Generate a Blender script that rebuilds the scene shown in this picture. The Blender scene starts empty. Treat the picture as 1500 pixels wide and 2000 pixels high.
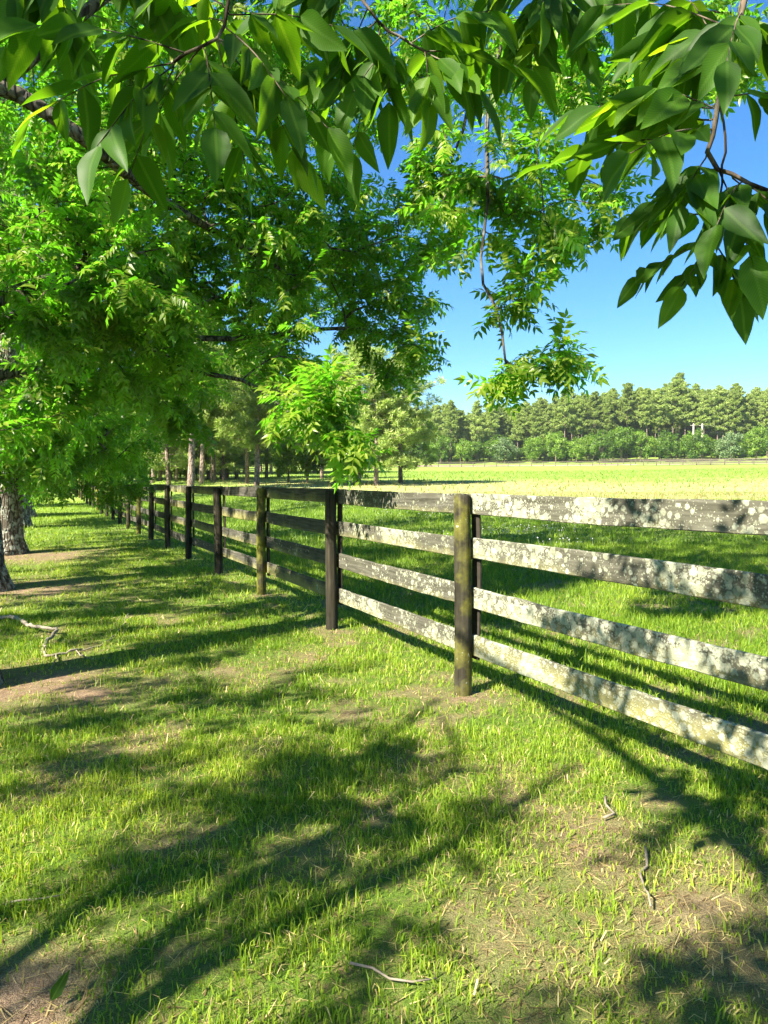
import bpy, math, random
import numpy as np
from mathutils import Vector, Matrix

random.seed(7)
RNG = np.random.default_rng(7)
R = math.radians
scene = bpy.context.scene
COL = scene.collection

# ------------------------------------------------------------------ camera, sky, sun, exposure
CAM_H = 1.48
FPX = 1387.0                      # focal length in photo pixels (1500 x 2000)
PITCH = math.atan(59.0 / FPX)     # looks slightly down
cam_data = bpy.data.cameras.new('camera')
cam_data.sensor_fit = 'VERTICAL'
cam_data.sensor_height = 36.0
cam_data.lens = FPX / 2000.0 * 36.0
cam_data.clip_start = 0.05
cam_data.clip_end = 3000.0
cam = bpy.data.objects.new('camera', cam_data)
cam.location = (0, 0, CAM_H)
cam.rotation_euler = (math.pi / 2 - PITCH, 0, 0)
COL.objects.link(cam)
scene.camera = cam

SUN_EL = R(40)
SUN_AZ = R(48)                    # light travels this far to the right of straight ahead
world = bpy.data.worlds.new('World')
scene.world = world
world.use_nodes = True
wn = world.node_tree.nodes
wl = world.node_tree.links
sky = wn.new('ShaderNodeTexSky')
sky.sky_type = 'NISHITA'
sky.sun_disc = False
sky.sun_elevation = SUN_EL
sky.sun_rotation = SUN_AZ + math.pi
sky.air_density = 1.0
sky.dust_density = 0.0
sky.ozone_density = 6.0
wn['Background'].inputs['Strength'].default_value = 0.054
hs = wn.new('ShaderNodeHueSaturation')          # clear deep-blue day
hs.inputs['Saturation'].default_value = 1.2
wl.new(sky.outputs['Color'], hs.inputs['Color'])
wl.new(hs.outputs['Color'], wn['Background'].inputs['Color'])

sun_data = bpy.data.lights.new('sun', 'SUN')
sun_data.energy = 5.0
sun_data.angle = R(0.53)
sun_data.color = (1.0, 0.92, 0.76)
sun = bpy.data.objects.new('sun', sun_data)
LDIR = Vector((math.sin(SUN_AZ) * math.cos(SUN_EL), math.cos(SUN_AZ) * math.cos(SUN_EL), -math.sin(SUN_EL)))
sun.rotation_euler = LDIR.to_track_quat('-Z', 'Y').to_euler()
sun.location = (-20, -20, 30)
COL.objects.link(sun)

scene.view_settings.view_transform = 'Standard'
scene.view_settings.look = 'None'
scene.view_settings.exposure = 2.2
scene.view_settings.gamma = 1.0
scene.view_settings.use_curve_mapping = False
scene.cycles.max_bounces = 4
scene.cycles.diffuse_bounces = 2
scene.cycles.glossy_bounces = 2
scene.cycles.transmission_bounces = 3
scene.cycles.use_denoising = True
scene.cycles.adaptive_threshold = 0.02
scene.cycles.sample_clamp_indirect = 4.0

# ------------------------------------------------------------------ helpers
def at(px, py, Z):
    """World point seen at photo pixel (px,py) at depth Z in front of the camera."""
    xv = (px - 750.0) / FPX
    yv = -(py - 1000.0) / FPX
    c, s = math.cos(PITCH), math.sin(PITCH)
    return np.array([Z * xv, Z * (c + s * yv), CAM_H + Z * (-s + c * yv)])

def sstep(a, b, x):
    t = np.clip((x - a) / (b - a), 0, 1)
    return t * t * (3 - 2 * t)

_lat = np.random.default_rng(3).random((256, 256))
def vnoise(x, y, f):
    x = np.asarray(x, float) * f + 1000.0; y = np.asarray(y, float) * f + 1000.0
    xi = np.floor(x).astype(int); yi = np.floor(y).astype(int)
    u = x - xi; v = y - yi
    u = u * u * (3 - 2 * u); v = v * v * (3 - 2 * v)
    g = lambda i, j: _lat[i & 255, j & 255]
    return (g(xi, yi) * (1 - u) + g(xi + 1, yi) * u) * (1 - v) + (g(xi, yi + 1) * (1 - u) + g(xi + 1, yi + 1) * u) * v
def fbm(x, y, f, o=4):
    s = 0; a = 1; t = 0
    for k in range(o):
        s = s + a * vnoise(np.asarray(x) + 13.7 * k, np.asarray(y) - 7.1 * k, f * 2 ** k); t += a; a *= .5
    return s / t

FD = np.array([-0.442, 0.897]); FN = np.array([0.897, 0.442]); FP0 = np.array([0.548, 4.90])
SPACING = 2.44
def fdist(x, y):
    return (x - FP0[0]) * FN[0] + (y - FP0[1]) * FN[1]
def softplus(v, w):
    return w * np.log1p(np.exp(np.clip(v / w, -30, 30)))+ np.where(v / w > 30, v - 30 * w, 0)
def gh(x, y):
    """Height of the terrain."""
    x = np.asarray(x, float); y = np.asarray(y, float)
    S = sstep(2, 10, fdist(x, y))
    yy = np.minimum(y, 260)
    z = 0.030 * softplus(yy - 14, 3.0) * S + 0.022 * softplus(yy - 28, 3.0) * (1 - S)
    z = z + 0.018 * softplus(np.minimum(x, 200) - 30, 5.0) * S
    z = z + 0.10 * softplus(np.minimum(y + .10 * np.clip(x - 20, 0, 200), 290) - 214, 3.0)
    yr = y + .10 * np.clip(x - 20, 0, 200)
    z = z + .06 * (softplus(yr - 184, 2.0) - softplus(yr - 208, 2.0))
    near = 1 - sstep(20, 40, np.hypot(x, y))
    z = z + (fbm(x, y, 0.35, 3) - .5) * 0.07 * (0.35 + .65 * sstep(14, 40, y)) + (fbm(x + 50, y, 2.2, 3) - .5) * 0.03 * near
    return z
def ground_at(px, py):
    d = at(px, py, 1.0) - np.array([0, 0, CAM_H])
    t = CAM_H / -d[2]
    for _ in range(12):
        p = d * t
        t = (CAM_H - float(gh(p[0], p[1]))) / -d[2]
    p = d * t
    return np.array([p[0], p[1], float(gh(p[0], p[1]))])

def make_mesh(name, V, tris=None, quads=None, attrs=None, smooth=True, mats=(), mat_idx=None):
    me = bpy.data.meshes.new(name)
    V = np.asarray(V, np.float32)
    nt = 0 if tris is None else len(tris); nq = 0 if quads is None else len(quads)
    me.vertices.add(len(V)); me.vertices.foreach_set('co', V.ravel())
    loops = []
    starts = []
    off = 0
    if nt:
        loops.append(np.asarray(tris, np.int32).ravel()); starts.append(np.arange(nt) * 3); off = nt * 3
    if nq:
        loops.append(np.asarray(quads, np.int32).ravel()); starts.append(off + np.arange(nq) * 4)
    L = np.concatenate(loops); S = np.concatenate(starts).astype(np.int32)
    me.loops.add(len(L)); me.loops.foreach_set('vertex_index', L)
    me.polygons.add(nt + nq); me.polygons.foreach_set('loop_start', S)
    me.polygons.foreach_set('use_smooth', np.full(nt + nq, bool(smooth)))
    if mat_idx is not None:
        me.polygons.foreach_set('material_index', np.asarray(mat_idx, np.int32))
    me.update(calc_edges=True)
    for k, a in (attrs or {}).items():
        at_ = me.attributes.new(k, 'FLOAT', 'POINT'); at_.data.foreach_set('value', np.asarray(a, np.float32))
    for m in mats: me.materials.append(m)
    return me

class Acc:
    """Collects triangles, quads and a per-vertex tint into one mesh."""
    def __init__(self): self.V = []; self.T = []; self.Q = []; self.A = []; self.n = 0
    def add(self, V, tris=None, quads=None, tint=0.5):
        V = np.asarray(V, float)
        if tris is not None and len(tris): self.T.append(np.asarray(tris) + self.n)
        if quads is not None and len(quads): self.Q.append(np.asarray(quads) + self.n)
        self.V.append(V); self.A.append(np.broadcast_to(np.asarray(tint, float), (len(V),)))
        self.n += len(V)
    def tube(self, P, rad, sides=6, tint=0.5, cap=True, wob=0.0):
        P = np.asarray(P, float); rad = np.broadcast_to(np.asarray(rad, float), (len(P),))
        n = len(P)
        T = np.gradient(P, axis=0); T /= np.linalg.norm(T, axis=1, keepdims=True) + 1e-9
        u = np.cross(T[0], [0.31, 0.17, 0.93]) if abs(T[0][2]) < .9 else np.cross(T[0], [1, 0.2, 0])
        u /= np.linalg.norm(u) + 1e-9
        ang = np.arange(sides) * 2 * math.pi / sides
        V = np.empty((n, sides, 3))
        for i in range(n):
            u = u - T[i] * u.dot(T[i]); u /= np.linalg.norm(u) + 1e-9
            w = np.cross(T[i], u)
            rr = rad[i] * (1 + (wob * (RNG.random(sides) - .5) * 2 if wob else 0))
            V[i] = P[i] + np.outer(np.cos(ang) * rr, u) + np.outer(np.sin(ang) * rr, w)
        V = V.reshape(-1, 3)
        i = np.arange(n - 1)[:, None] * sides; j = np.arange(sides)[None]; k = (j + 1) % sides
        Q = np.stack([i + j, i + k, i + sides + k, i + sides + j], -1).reshape(-1, 4)
        tris = None
        if cap:
            V = np.vstack([V, P[-1][None], P[0][None]]); e = (n - 1) * sides; c = n * sides
            a = np.arange(sides); b = (a + 1) % sides
            tris = np.vstack([np.stack([e + a, e + b, np.full(sides, c)], -1), np.stack([b, a, np.full(sides, c + 1)], -1)])
        self.add(V, tris, Q, tint)
    def mesh(self, name, mats, smooth=True):
        return make_mesh(name, np.concatenate(self.V), np.concatenate(self.T) if self.T else None,
                         np.concatenate(self.Q) if self.Q else None, {'tint': np.concatenate(self.A)}, smooth, mats)

def obj(name, mesh, parent=None, loc=None, kind=None):
    o = bpy.data.objects.new(name, mesh); COL.objects.link(o)
    if parent is not None: o.parent = parent
    if loc is not None: o.location = [float(v) for v in loc]
    if kind: o['kind'] = kind
    return o
def tag(o, label, cat, group=None):
    o['label'] = label; o['category'] = cat
    if group: o['group'] = group
    return o
def empty(name, loc, rz=0):
    o = bpy.data.objects.new(name, None); COL.objects.link(o)
    o.location = [float(v) for v in loc]; o.rotation_euler.z = rz; o.empty_display_size = .2
    return o
def copy_tree(o, parent=None):
    c = o.copy(); COL.objects.link(c); c.parent = parent
    for ch in list(o.children): copy_tree(ch, c)
    return c

# ------------------------------------------------------------------ materials
class NT:
    def __init__(self, name):
        self.m = bpy.data.materials.new(name); self.m.use_nodes = True
        self.t = self.m.node_tree; self.t.nodes.clear()
        self.out = self.t.nodes.new('ShaderNodeOutputMaterial')
    def n(self, typ, **kw):
        nd = self.t.nodes.new(typ)
        for k, v in kw.items():
            if isinstance(v, dict):
                for a, b in v.items():
                    self.set(nd.inputs[a], b)
            else: setattr(nd, k, v)
        return nd
    def set(self, sock, v):
        if hasattr(v, 'is_output'): self.t.links.new(v, sock)
        else: sock.default_value = v
    def noise(self, vec, scale, detail=4, rough=.55, dist=0):
        nd = self.n('ShaderNodeTexNoise', inputs_={}) if False else self.t.nodes.new('ShaderNodeTexNoise')
        if vec is not None: self.set(nd.inputs['Vector'], vec)
        nd.inputs['Scale'].default_value = scale; nd.inputs['Detail'].default_value = detail
        nd.inputs['Roughness'].default_value = rough; nd.inputs['Distortion'].default_value = dist
        return nd.outputs['Fac']
    def ramp(self, fac, stops):
        nd = self.t.nodes.new('ShaderNodeValToRGB'); self.set(nd.inputs['Fac'], fac)
        e = nd.color_ramp.elements
        while len(e) < len(stops): e.new(0.5)
        for el, (p, c) in zip(e, stops):
            el.position = p; el.color = (c, c, c, 1) if isinstance(c, (int, float)) else (*c, 1)
        return nd.outputs['Color']
    def mix(self, fac, a, b, typ='MIX'):
        nd = self.t.nodes.new('ShaderNodeMix'); nd.data_type = 'RGBA'; nd.blend_type = typ
        self.set(nd.inputs[0], fac)
        self.set(nd.inputs[6], a if hasattr(a, 'is_output') else (*a, 1)); self.set(nd.inputs[7], b if hasattr(b, 'is_output') else (*b, 1))
        return nd.outputs[2]
    def math(self, op, a, b=0.0, c=None):
        nd = self.t.nodes.new('ShaderNodeMath'); nd.operation = op
        self.set(nd.inputs[0], a); self.set(nd.inputs[1], b)
        if c is not None: self.set(nd.inputs[2], c)
        return nd.outputs[0]
    def attr(self, name, typ='GEOMETRY'):
        nd = self.t.nodes.new('ShaderNodeAttribute'); nd.attribute_name = name; nd.attribute_type = typ
        return nd.outputs['Fac']
    def objco(self, jitter=True, scale=None):
        tc = self.t.nodes.new('ShaderNodeTexCoord'); v = tc.outputs['Object']
        if jitter:
            oi = self.t.nodes.new('ShaderNodeObjectInfo')
            vm = self.t.nodes.new('ShaderNodeVectorMath'); vm.operation = 'SCALE'
            cx = self.t.nodes.new('ShaderNodeCombineXYZ')
            for k, f in enumerate((1.0, 1.7, 2.3)):
                self.t.links.new(self.math('MULTIPLY', oi.outputs['Random'], 37.0 * f), cx.inputs[k])
            va = self.t.nodes.new('ShaderNodeVectorMath'); va.operation = 'ADD'
            self.t.links.new(v, va.inputs[0]); self.t.links.new(cx.outputs[0], va.inputs[1]); v = va.outputs[0]
        if scale is not None:
            vm = self.t.nodes.new('ShaderNodeVectorMath'); vm.operation = 'MULTIPLY'
            self.t.links.new(v, vm.inputs[0]); vm.inputs[1].default_value = scale; v = vm.outputs[0]
        return v
    def rnd(self):
        return self.t.nodes.new('ShaderNodeObjectInfo').outputs['Random']
    def bump(self, h, strength=.5, dist=.01):
        nd = self.t.nodes.new('ShaderNodeBump'); nd.inputs['Strength'].default_value = strength; nd.inputs['Distance'].default_value = dist
        self.set(nd.inputs['Height'], h); return nd.outputs['Normal']
    def principled(self, col, rough=.9, normal=None, spec=.3):
        b = self.t.nodes.new('ShaderNodeBsdfPrincipled')
        self.set(b.inputs['Base Color'], col if hasattr(col, 'is_output') else (*col, 1)); self.set(b.inputs['Roughness'], rough)
        b.inputs['Specular IOR Level'].default_value = spec
        if normal is not None: self.set(b.inputs['Normal'], normal)
        self.t.links.new(b.outputs[0], self.out.inputs['Surface']); return b
    def leafy(self, col, tcol, rough=.5, spec=.35, tw=.4, normal=None):
        """Leaf: reflecting and letting light through."""
        b = self.principled(col, rough, normal, spec)
        t = self.t.nodes.new('ShaderNodeBsdfTranslucent'); self.set(t.inputs['Color'], tcol if hasattr(tcol, 'is_output') else (*tcol, 1))
        mx = self.t.nodes.new('ShaderNodeMixShader'); mx.inputs[0].default_value = tw
        self.t.links.new(b.outputs[0], mx.inputs[1]); self.t.links.new(t.outputs[0], mx.inputs[2])
        self.t.links.new(mx.outputs[0], self.out.inputs['Surface'])

def leaf_material(name, c_dark, c_mid, c_light, tw=.42, rough=.45, tboost=2.0, vary=0.0):
    k = NT(name)
    t = k.math('ADD', k.attr('tint'), k.math('MULTIPLY', k.math('SUBTRACT', k.rnd(), .5), vary))
    col = k.ramp(t, [(0, c_dark), (.5, c_mid), (1, c_light)])
    tc = k.mix(1.0, col, (min(1, tboost * 1.1), tboost, tboost * .35), 'MULTIPLY')
    k.leafy(col, tc, rough, .4, tw)
    return k.m
M = {}
M['pecan_leaf'] = leaf_material('pecan_leaf', (.042, .072, .006), (.115, .172, .012), (.33, .385, .045), tw=.55, rough=.38, tboost=2.3)
M['pine_needles'] = leaf_material('pine_needles', (.16, .21, .05), (.29, .355, .09), (.44, .5, .17), tw=.38, rough=.55, tboost=1.4, vary=.45)
M['broad_leaf'] = leaf_material('broad_leaf', (.06, .12, .01), (.125, .215, .018), (.25, .35, .045), tw=.4, rough=.5, tboost=1.6, vary=.6)
M['shrub_leaf'] = leaf_material('shrub_leaf', (.09, .15, .06), (.15, .22, .09), (.22, .29, .12), tw=.3, rough=.6, tboost=1.4)
M['grass'] = leaf_material('grass', (.06, .15, .014), (.11, .26, .02), (.27, .36, .06), tw=.4, rough=.5, tboost=1.6)

def near_leaf_material():
    k = NT('near_leaf')
    tc = k.t.nodes.new('ShaderNodeTexCoord')
    sep = k.t.nodes.new('ShaderNodeSeparateXYZ'); k.t.links.new(tc.outputs['Object'], sep.inputs[0])
    r = k.rnd()
    base = k.ramp(r, [(0, (.024, .065, .007)), (.55, (.038, .1, .009)), (.88, (.06, .14, .011)), (1, (.13, .22, .018))])  # greens darkened for the shade the leaves hang in; top stop for backlit ones
    ay = k.math('ABSOLUTE', sep.outputs[1])
    rib = k.ramp(ay, [(0, 1.0), (.012, 1.0), (.03, 0.0)])
    base = k.mix(k.math('MULTIPLY', rib, .35), base, (.11, .2, .04))
    ph = k.math('SUBTRACT', k.math('MULTIPLY', sep.outputs[0], 62.0), k.math('MULTIPLY', ay, 75.0))
    vein = k.math('POWER', k.math('ABSOLUTE', k.math('SINE', ph)), 6.0)
    base = k.mix(k.math('MULTIPLY', k.math('SUBTRACT', 1.0, vein), .3), base, (.02, .06, .008))
    ns = k.noise(k.objco(), 28, 2)
    spot = k.ramp(ns, [(.72, 0.0), (.76, 1.0)])
    base = k.mix(k.math('MULTIPLY', spot, .8), base, (.07, .05, .02))
    tcol = k.mix(1.0, base, (3.8, 3.3, .6), 'MULTIPLY')
    k.leafy(base, tcol, .5, .2, .5)
    return k.m
M['near_leaf'] = near_leaf_material()

def bark_material(name, a, b, c, scale=(9, 9, 2.2), lich=.45):
    k = NT(name)
    v = k.objco(True, scale)
    n1 = k.noise(v, 1.6, 6, .7)
    vo = k.t.nodes.new('ShaderNodeTexVoronoi'); vo.feature = 'DISTANCE_TO_EDGE'; k.set(vo.inputs['Vector'], v); vo.inputs['Scale'].default_value = 1.6
    crack = k.ramp(vo.outputs['Distance'], [(0, 0.0), (.16, 1.0)])
    col = k.mix(n1, a, b)
    col = k.mix(k.math('SUBTRACT', 1.0, crack), col, [x * .35 for x in a])
    l = k.ramp(k.noise(k.objco(True), 11, 5, .65), [(.5, 0.0), (.58, 1.0)])
    col = k.mix(k.math('MULTIPLY', l, lich), col, c)
    h = k.math('ADD', crack, k.math('MULTIPLY', n1, .6))
    k.principled(col, .95, k.bump(h, .9, .02), .15)
    return k.m
M['bark'] = bark_material('bark', (.07, .055, .042), (.2, .17, .13), (.40, .40, .34), lich=.75)
M['limb_bark'] = bark_material('limb_bark', (.05, .042, .032), (.13, .11, .085), (.26, .26, .21), lich=.4)
M['twig_bark'] = bark_material('twig_bark', (.06, .042, .03), (.17, .13, .095), (.3, .28, .22), lich=.3)
M['pine_bark'] = bark_material('pine_bark', (.13, .085, .065), (.33, .26, .21), (.42, .38, .34), scale=(5, 5, 1.4), lich=.35)
M['pale_bark'] = bark_material('pale_bark', (.25, .22, .2), (.45, .42, .39), (.55, .53, .5), scale=(4, 4, 1.2), lich=.4)
def stick_material():
    k = NT('dead_stick')
    n = k.noise(k.objco(True, (1, 1, 1)), 40, 5)
    k.principled(k.mix(n, (.1, .08, .06), (.32, .275, .22)), .9, k.bump(n, .6, .004), .2)
    return k.m
M['stick'] = stick_material()

def fence_material(name, kind):
    """Old dark-stained timber: grain, green algae, pale crusts of lichen in rounded patches."""
    k = NT(name)
    grain_s = (3, 60, 60) if kind == 'rail' else (40, 40, 2.5)
    v = k.objco(True)
    vg = k.objco(True, grain_s)
    g = k.noise(vg, 1.0, 5, .6)
    wood = k.ramp(g, [(.3, (.018, .017, .013)), (.55, (.062, .058, .047)), (.8, (.15, .142, .12))] if kind == 'rail' else [(.3, (.010, .009, .006)), (.55, (.03, .026, .017)), (.8, (.07, .06, .042))])
    amount = k.attr('lichen', 'OBJECT')
    algae = k.attr('algae', 'OBJECT')
    tc = k.t.nodes.new('ShaderNodeTexCoord'); sep = k.t.nodes.new('ShaderNodeSeparateXYZ'); k.t.links.new(tc.outputs['Object'], sep.inputs[0])
    big = k.noise(v, 3.2 if kind == 'rail' else 4, 4, .6)
    al = k.math('ADD', k.math('MULTIPLY', algae, .9), k.math('SUBTRACT', big, .62))
    if kind == 'rail':
        al = k.math('SUBTRACT', al, k.math('MULTIPLY', sep.outputs[2], 3.2))
    alg = k.ramp(al, [(.3, 0.0), (.62, 1.0)])
    if kind == 'post':
        al = k.math('ADD', al, k.math('MULTIPLY', k.math('SUBTRACT', k.noise(k.objco(True, (14, 14, 1.6)), 1.0, 5, .7), .55), 2.4))
    fine = k.noise(v, 26, 4, .6)
    acol = k.mix(fine, (.10, .095, .014), (.28, .26, .1) if kind == 'rail' else (.36, .36, .03))
    col = k.mix(k.math('MULTIPLY', alg, .85), wood, acol)
    # lichen in discs of two sizes; the noise shifts the edge so that the discs are ragged
    wv = k.t.nodes.new('ShaderNodeVectorMath'); wv.operation = 'ADD'
    nz = k.t.nodes.new('ShaderNodeTexNoise'); k.set(nz.inputs['Vector'], v); nz.inputs['Scale'].default_value = 45; nz.inputs['Detail'].default_value = 3
    sc = k.t.nodes.new('ShaderNodeVectorMath'); sc.operation = 'SCALE'; k.t.links.new(nz.outputs['Color'], sc.inputs[0]); sc.inputs['Scale'].default_value = .022
    k.t.links.new(v, wv.inputs[0]); k.t.links.new(sc.outputs[0], wv.inputs[1])
    def discs(scale, thr):
        vo = k.t.nodes.new('ShaderNodeTexVoronoi'); k.set(vo.inputs['Vector'], wv.outputs[0]); vo.inputs['Scale'].default_value = scale
        vo.inputs['Randomness'].default_value = 1.0
        sepc = k.t.nodes.new('ShaderNodeSeparateColor'); k.t.links.new(vo.outputs['Color'], sepc.inputs[0])
        lim = k.math('ADD', k.math('MULTIPLY', sepc.outputs[0], .35), k.math('MULTIPLY', k.math('SUBTRACT', k.math('ADD', amount, k.math('MULTIPLY', k.math('SUBTRACT', big, .5), 1.7)), .5), thr))
        return k.math('SUBTRACT', lim, vo.outputs['Distance']), sepc.outputs[1]
    d1, c1 = discs(23, 1.1)
    d2, c2 = discs(75, 1.15)
    m1 = k.ramp(d1, [(-.02, 0.0), (.14, .92)]); m2 = k.ramp(d2, [(.0, 0.0), (.3, .85)])
    lm = k.math('MAXIMUM', m1, m2)
    lm = k.math('MULTIPLY', lm, k.ramp(k.noise(v, 70, 3, .7), [(.3, .45), (.5, 1.0)]))
    lcol = k.mix(c1, (.22, .235, .165), (.4, .41, .315))
    lcol = k.mix(k.ramp(fine, [(.4, 0.0), (.7, .7)]), lcol, (.15, .155, .1))
    film = k.ramp(k.math('ADD', k.math('MULTIPLY', amount, .55), k.math('MULTIPLY', k.noise(v, 9, 5, .65), .6)), [(.45, 0.0), (.85, 1.0)])
    col = k.mix(k.math('MULTIPLY', film, .22), col, (.2, .2, .13))
    col = k.mix(lm, col, lcol)
    h = k.math('ADD', k.math('MULTIPLY', g, .5), k.math('MULTIPLY', lm, .7))
    h = k.math('ADD', h, k.math('MULTIPLY', fine, .3))
    k.principled(col, .93, k.bump(h, .7, .006), .15)
    return k.m
M['rail'] = fence_material('weathered_rail', 'rail')
M['post'] = fence_material('weathered_post', 'post')
def simple_wood(name, a, b):
    k = NT(name); g = k.noise(k.objco(True, (30, 30, 3)), 1, 4)
    k.principled(k.mix(g, a, b), .9, k.bump(g, .4, .004), .2); return k.m
M['batten'] = simple_wood('dark_batten', (.012, .01, .008), (.05, .042, .03))
M['far_wood'] = simple_wood('far_fence_wood', (.07, .055, .045), (.13, .11, .09))
M['pole_wood'] = simple_wood('pole_wood', (.3, .26, .21), (.5, .45, .38))
def flat(name, c, rough=.8):
    k = NT(name); n = k.noise(k.objco(True), 8, 4); k.principled(k.mix(n, [x * .75 for x in c], c), rough); return k.m
M['wire'] = flat('wire', (.06, .06, .06)); M['flower'] = flat('flower', (.75, .74, .7)); M['stem'] = flat('stem', (.12, .2, .05))

def ground_material():
    k = NT('ground')
    geo = k.t.nodes.new('ShaderNodeNewGeometry'); p = geo.outputs['Position']
    bare = k.attr('bare'); dry = k.attr('dry'); far = k.attr('far')
    n1 = k.noise(p, 1.3, 5, .6); n2 = k.noise(p, 14, 5, .65); n3 = k.noise(p, 75, 4, .7); n4 = k.noise(p, 260, 3, .7)
    soil = k.mix(k.ramp(n2, [(.3, 0.0), (.7, 1.0)]), (.13, .08, .05), (.38, .27, .18))
    soil = k.mix(k.math('MULTIPLY', k.ramp(n4, [(.4, 0.0), (.6, 1.0)]), .6), soil, (.36, .255, .165))
    straw = k.mix(n3, (.13, .09, .04), (.44, .34, .16))
    thatch = k.mix(k.ramp(n2, [(.36, 0.0), (.55, 1.0)]), straw, (.09, .16, .022))
    green = k.mix(n2, (.085, .175, .018), (.17, .26, .035))
    lawn = k.mix(k.ramp(k.math('ADD', k.math('MULTIPLY', n3, .5), k.math('MULTIPLY', n1, .5)), [(.42, 0.0), (.6, 1.0)]), thatch, green)
    lawn = k.mix(k.math('MULTIPLY', far, .85), lawn, green)
    col = k.mix(bare, lawn, soil)
    fieldg = k.mix(k.ramp(k.noise(p, .45, 7, .75), [(.3, 0.0), (.7, 1.0)]), (.14, .24, .035), (.26, .34, .07))
    dryc = k.mix(k.ramp(k.noise(p, 1.2, 6, .75), [(.3, 0.0), (.7, 1.0)]), (.24, .29, .08), (.42, .37, .2))
    col = k.mix(k.math('MULTIPLY', far, far), col, fieldg)
    col = k.mix(dry, col, dryc)
    crumb = k.mix(k.math('SUBTRACT', 1.0, far), (1, 1, 1), k.ramp(n4, [(.36, .42), (.62, 1.25)]))
    col = k.mix(1.0, col, crumb, 'MULTIPLY')
    h = k.math('ADD', n3, k.math('MULTIPLY', n4, .6))
    k.principled(col, .95, k.bump(h, .8, .025), .1)
    return k.m
M['ground'] = ground_material()
def road_material():
    k = NT('dirt_road'); geo = k.t.nodes.new('ShaderNodeNewGeometry')
    n = k.noise(geo.outputs['Position'], .8, 6, .7)
    k.principled(k.mix(n, (.3, .21, .15), (.46, .36, .27)), .95); return k.m
M['road'] = road_material()

# ------------------------------------------------------------------ ground
TREES = {  # trunk feet of the pecan row
    'near': (-1.3, -2.0), 'over': (-3.15, 5.1), 'edge': (-5.52, 9.75), 'pale': (-7.8, 14.55),
    'r3': (-11.7, 22.6), 'r4': (-14.5, 28.6), 'r5': (-19.0, 38.0), 'r6': (-24.3, 48.5),
}
posts_xy = [FP0 + FD * SPACING * k for k in range(-3, 25)]
bare_spots = [(p[0] + .05, p[1] - .12, .17, .8) for p in posts_xy[2:14]]
bare_spots += [(TREES['over'][0] + .3, TREES['over'][1] - .1, .6, 1.0), (TREES['edge'][0] + .5, TREES['edge'][1], 1.0, 1.0), (TREES['pale'][0] + .9, TREES['pale'][1] - .5, 1.2, 1.1)]
for px, py, r, a in ((60, 1340, .5, 1.1), (170, 1355, .36, .9), (290, 1335, .3, .5), (920, 1362, .2, 1.0), (860, 1325, .13, .8), (1130, 1640, .26, .9), (1180, 1700, .22, .6), (1390, 1810, .3, .9),
                    (1030, 1890, .2, .6), (30, 1960, .22, 1.1), (1000, 1760, .2, .5), (280, 1290, .2, .4), (590, 1285, .22, .7), (480, 1320, .3, .5), (820, 1500, .22, .5), (330, 1640, .14, .4),
                    (700, 1395, .18, .6), (1440, 1700, .2, .5), (150, 1075, .8, .6), (1480, 1440, .3, .9), (1330, 1870, .25, .6), (620, 1660, .2, .4)):
    g0 = ground_at(px, py); bare_spots.append((g0[0], g0[1], r, a))
def bare_map(x, y):
    x = np.asarray(x, float); y = np.asarray(y, float)
    b = np.zeros_like(x)
    nz = fbm(x, y, 4.5, 4)
    for cx, cy, r, a in bare_spots:
        d = np.hypot(x - cx, y - cy) / r
        b = np.maximum(b, a * np.exp(-d * d * .8) * (0.35 + 1.3 * nz))
    near = 1 - sstep(9, 18, np.hypot(x, y))
    b = np.maximum(b, near * sstep(.55, .72, fbm(x + 31, y + 9, 3.1, 4)) * .6)
    return np.clip(b, 0, 1)
def dry_map(x, y):
    s = fdist(x, y)
    n = fbm(x, y, .08, 4)
    return np.clip(sstep(27, 36, y + (n - .5) * 14) * (1 - sstep(52, 74, y + (n - .5) * 26)) * sstep(7, 16, s) * (.45 + .75 * fbm(x, y, .35, 3)), 0, .85)

def axis(near_lo, near_hi, step, lo, hi, growth):
    a = list(np.arange(near_lo, near_hi, step))
    s = step; v = a[-1]
    while v < hi: s *= growth; v += s; a.append(v)
    s = step; v = a[0]; pre = []
    while v > lo: s *= growth; v -= s; pre.append(v)
    return np.array(pre[::-1] + a)
gx = axis(-6, 7, .07, -900, 900, 1.11); gy = axis(1.2, 11, .07, -400, 1500, 1.09)
GX, GY = np.meshgrid(gx, gy)
GZ = gh(GX, GY)
nx, ny = len(gx), len(gy)
i = np.arange(ny - 1)[:, None] * nx; j = np.arange(nx - 1)[None]
gq = np.stack([i + j, i + j + 1, i + nx + j + 1, i + nx + j], -1).reshape(-1, 4)
gxr, gyr = GX.ravel(), GY.ravel()
me = make_mesh('ground', np.stack([gxr, gyr, GZ.ravel()], -1), None, gq,
               {'bare': bare_map(gxr, gyr), 'dry': dry_map(gxr, gyr), 'far': sstep(9, 45, np.hypot(gxr, gyr)) }, True, [M['ground']])
obj('ground', me, kind='structure')

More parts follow.
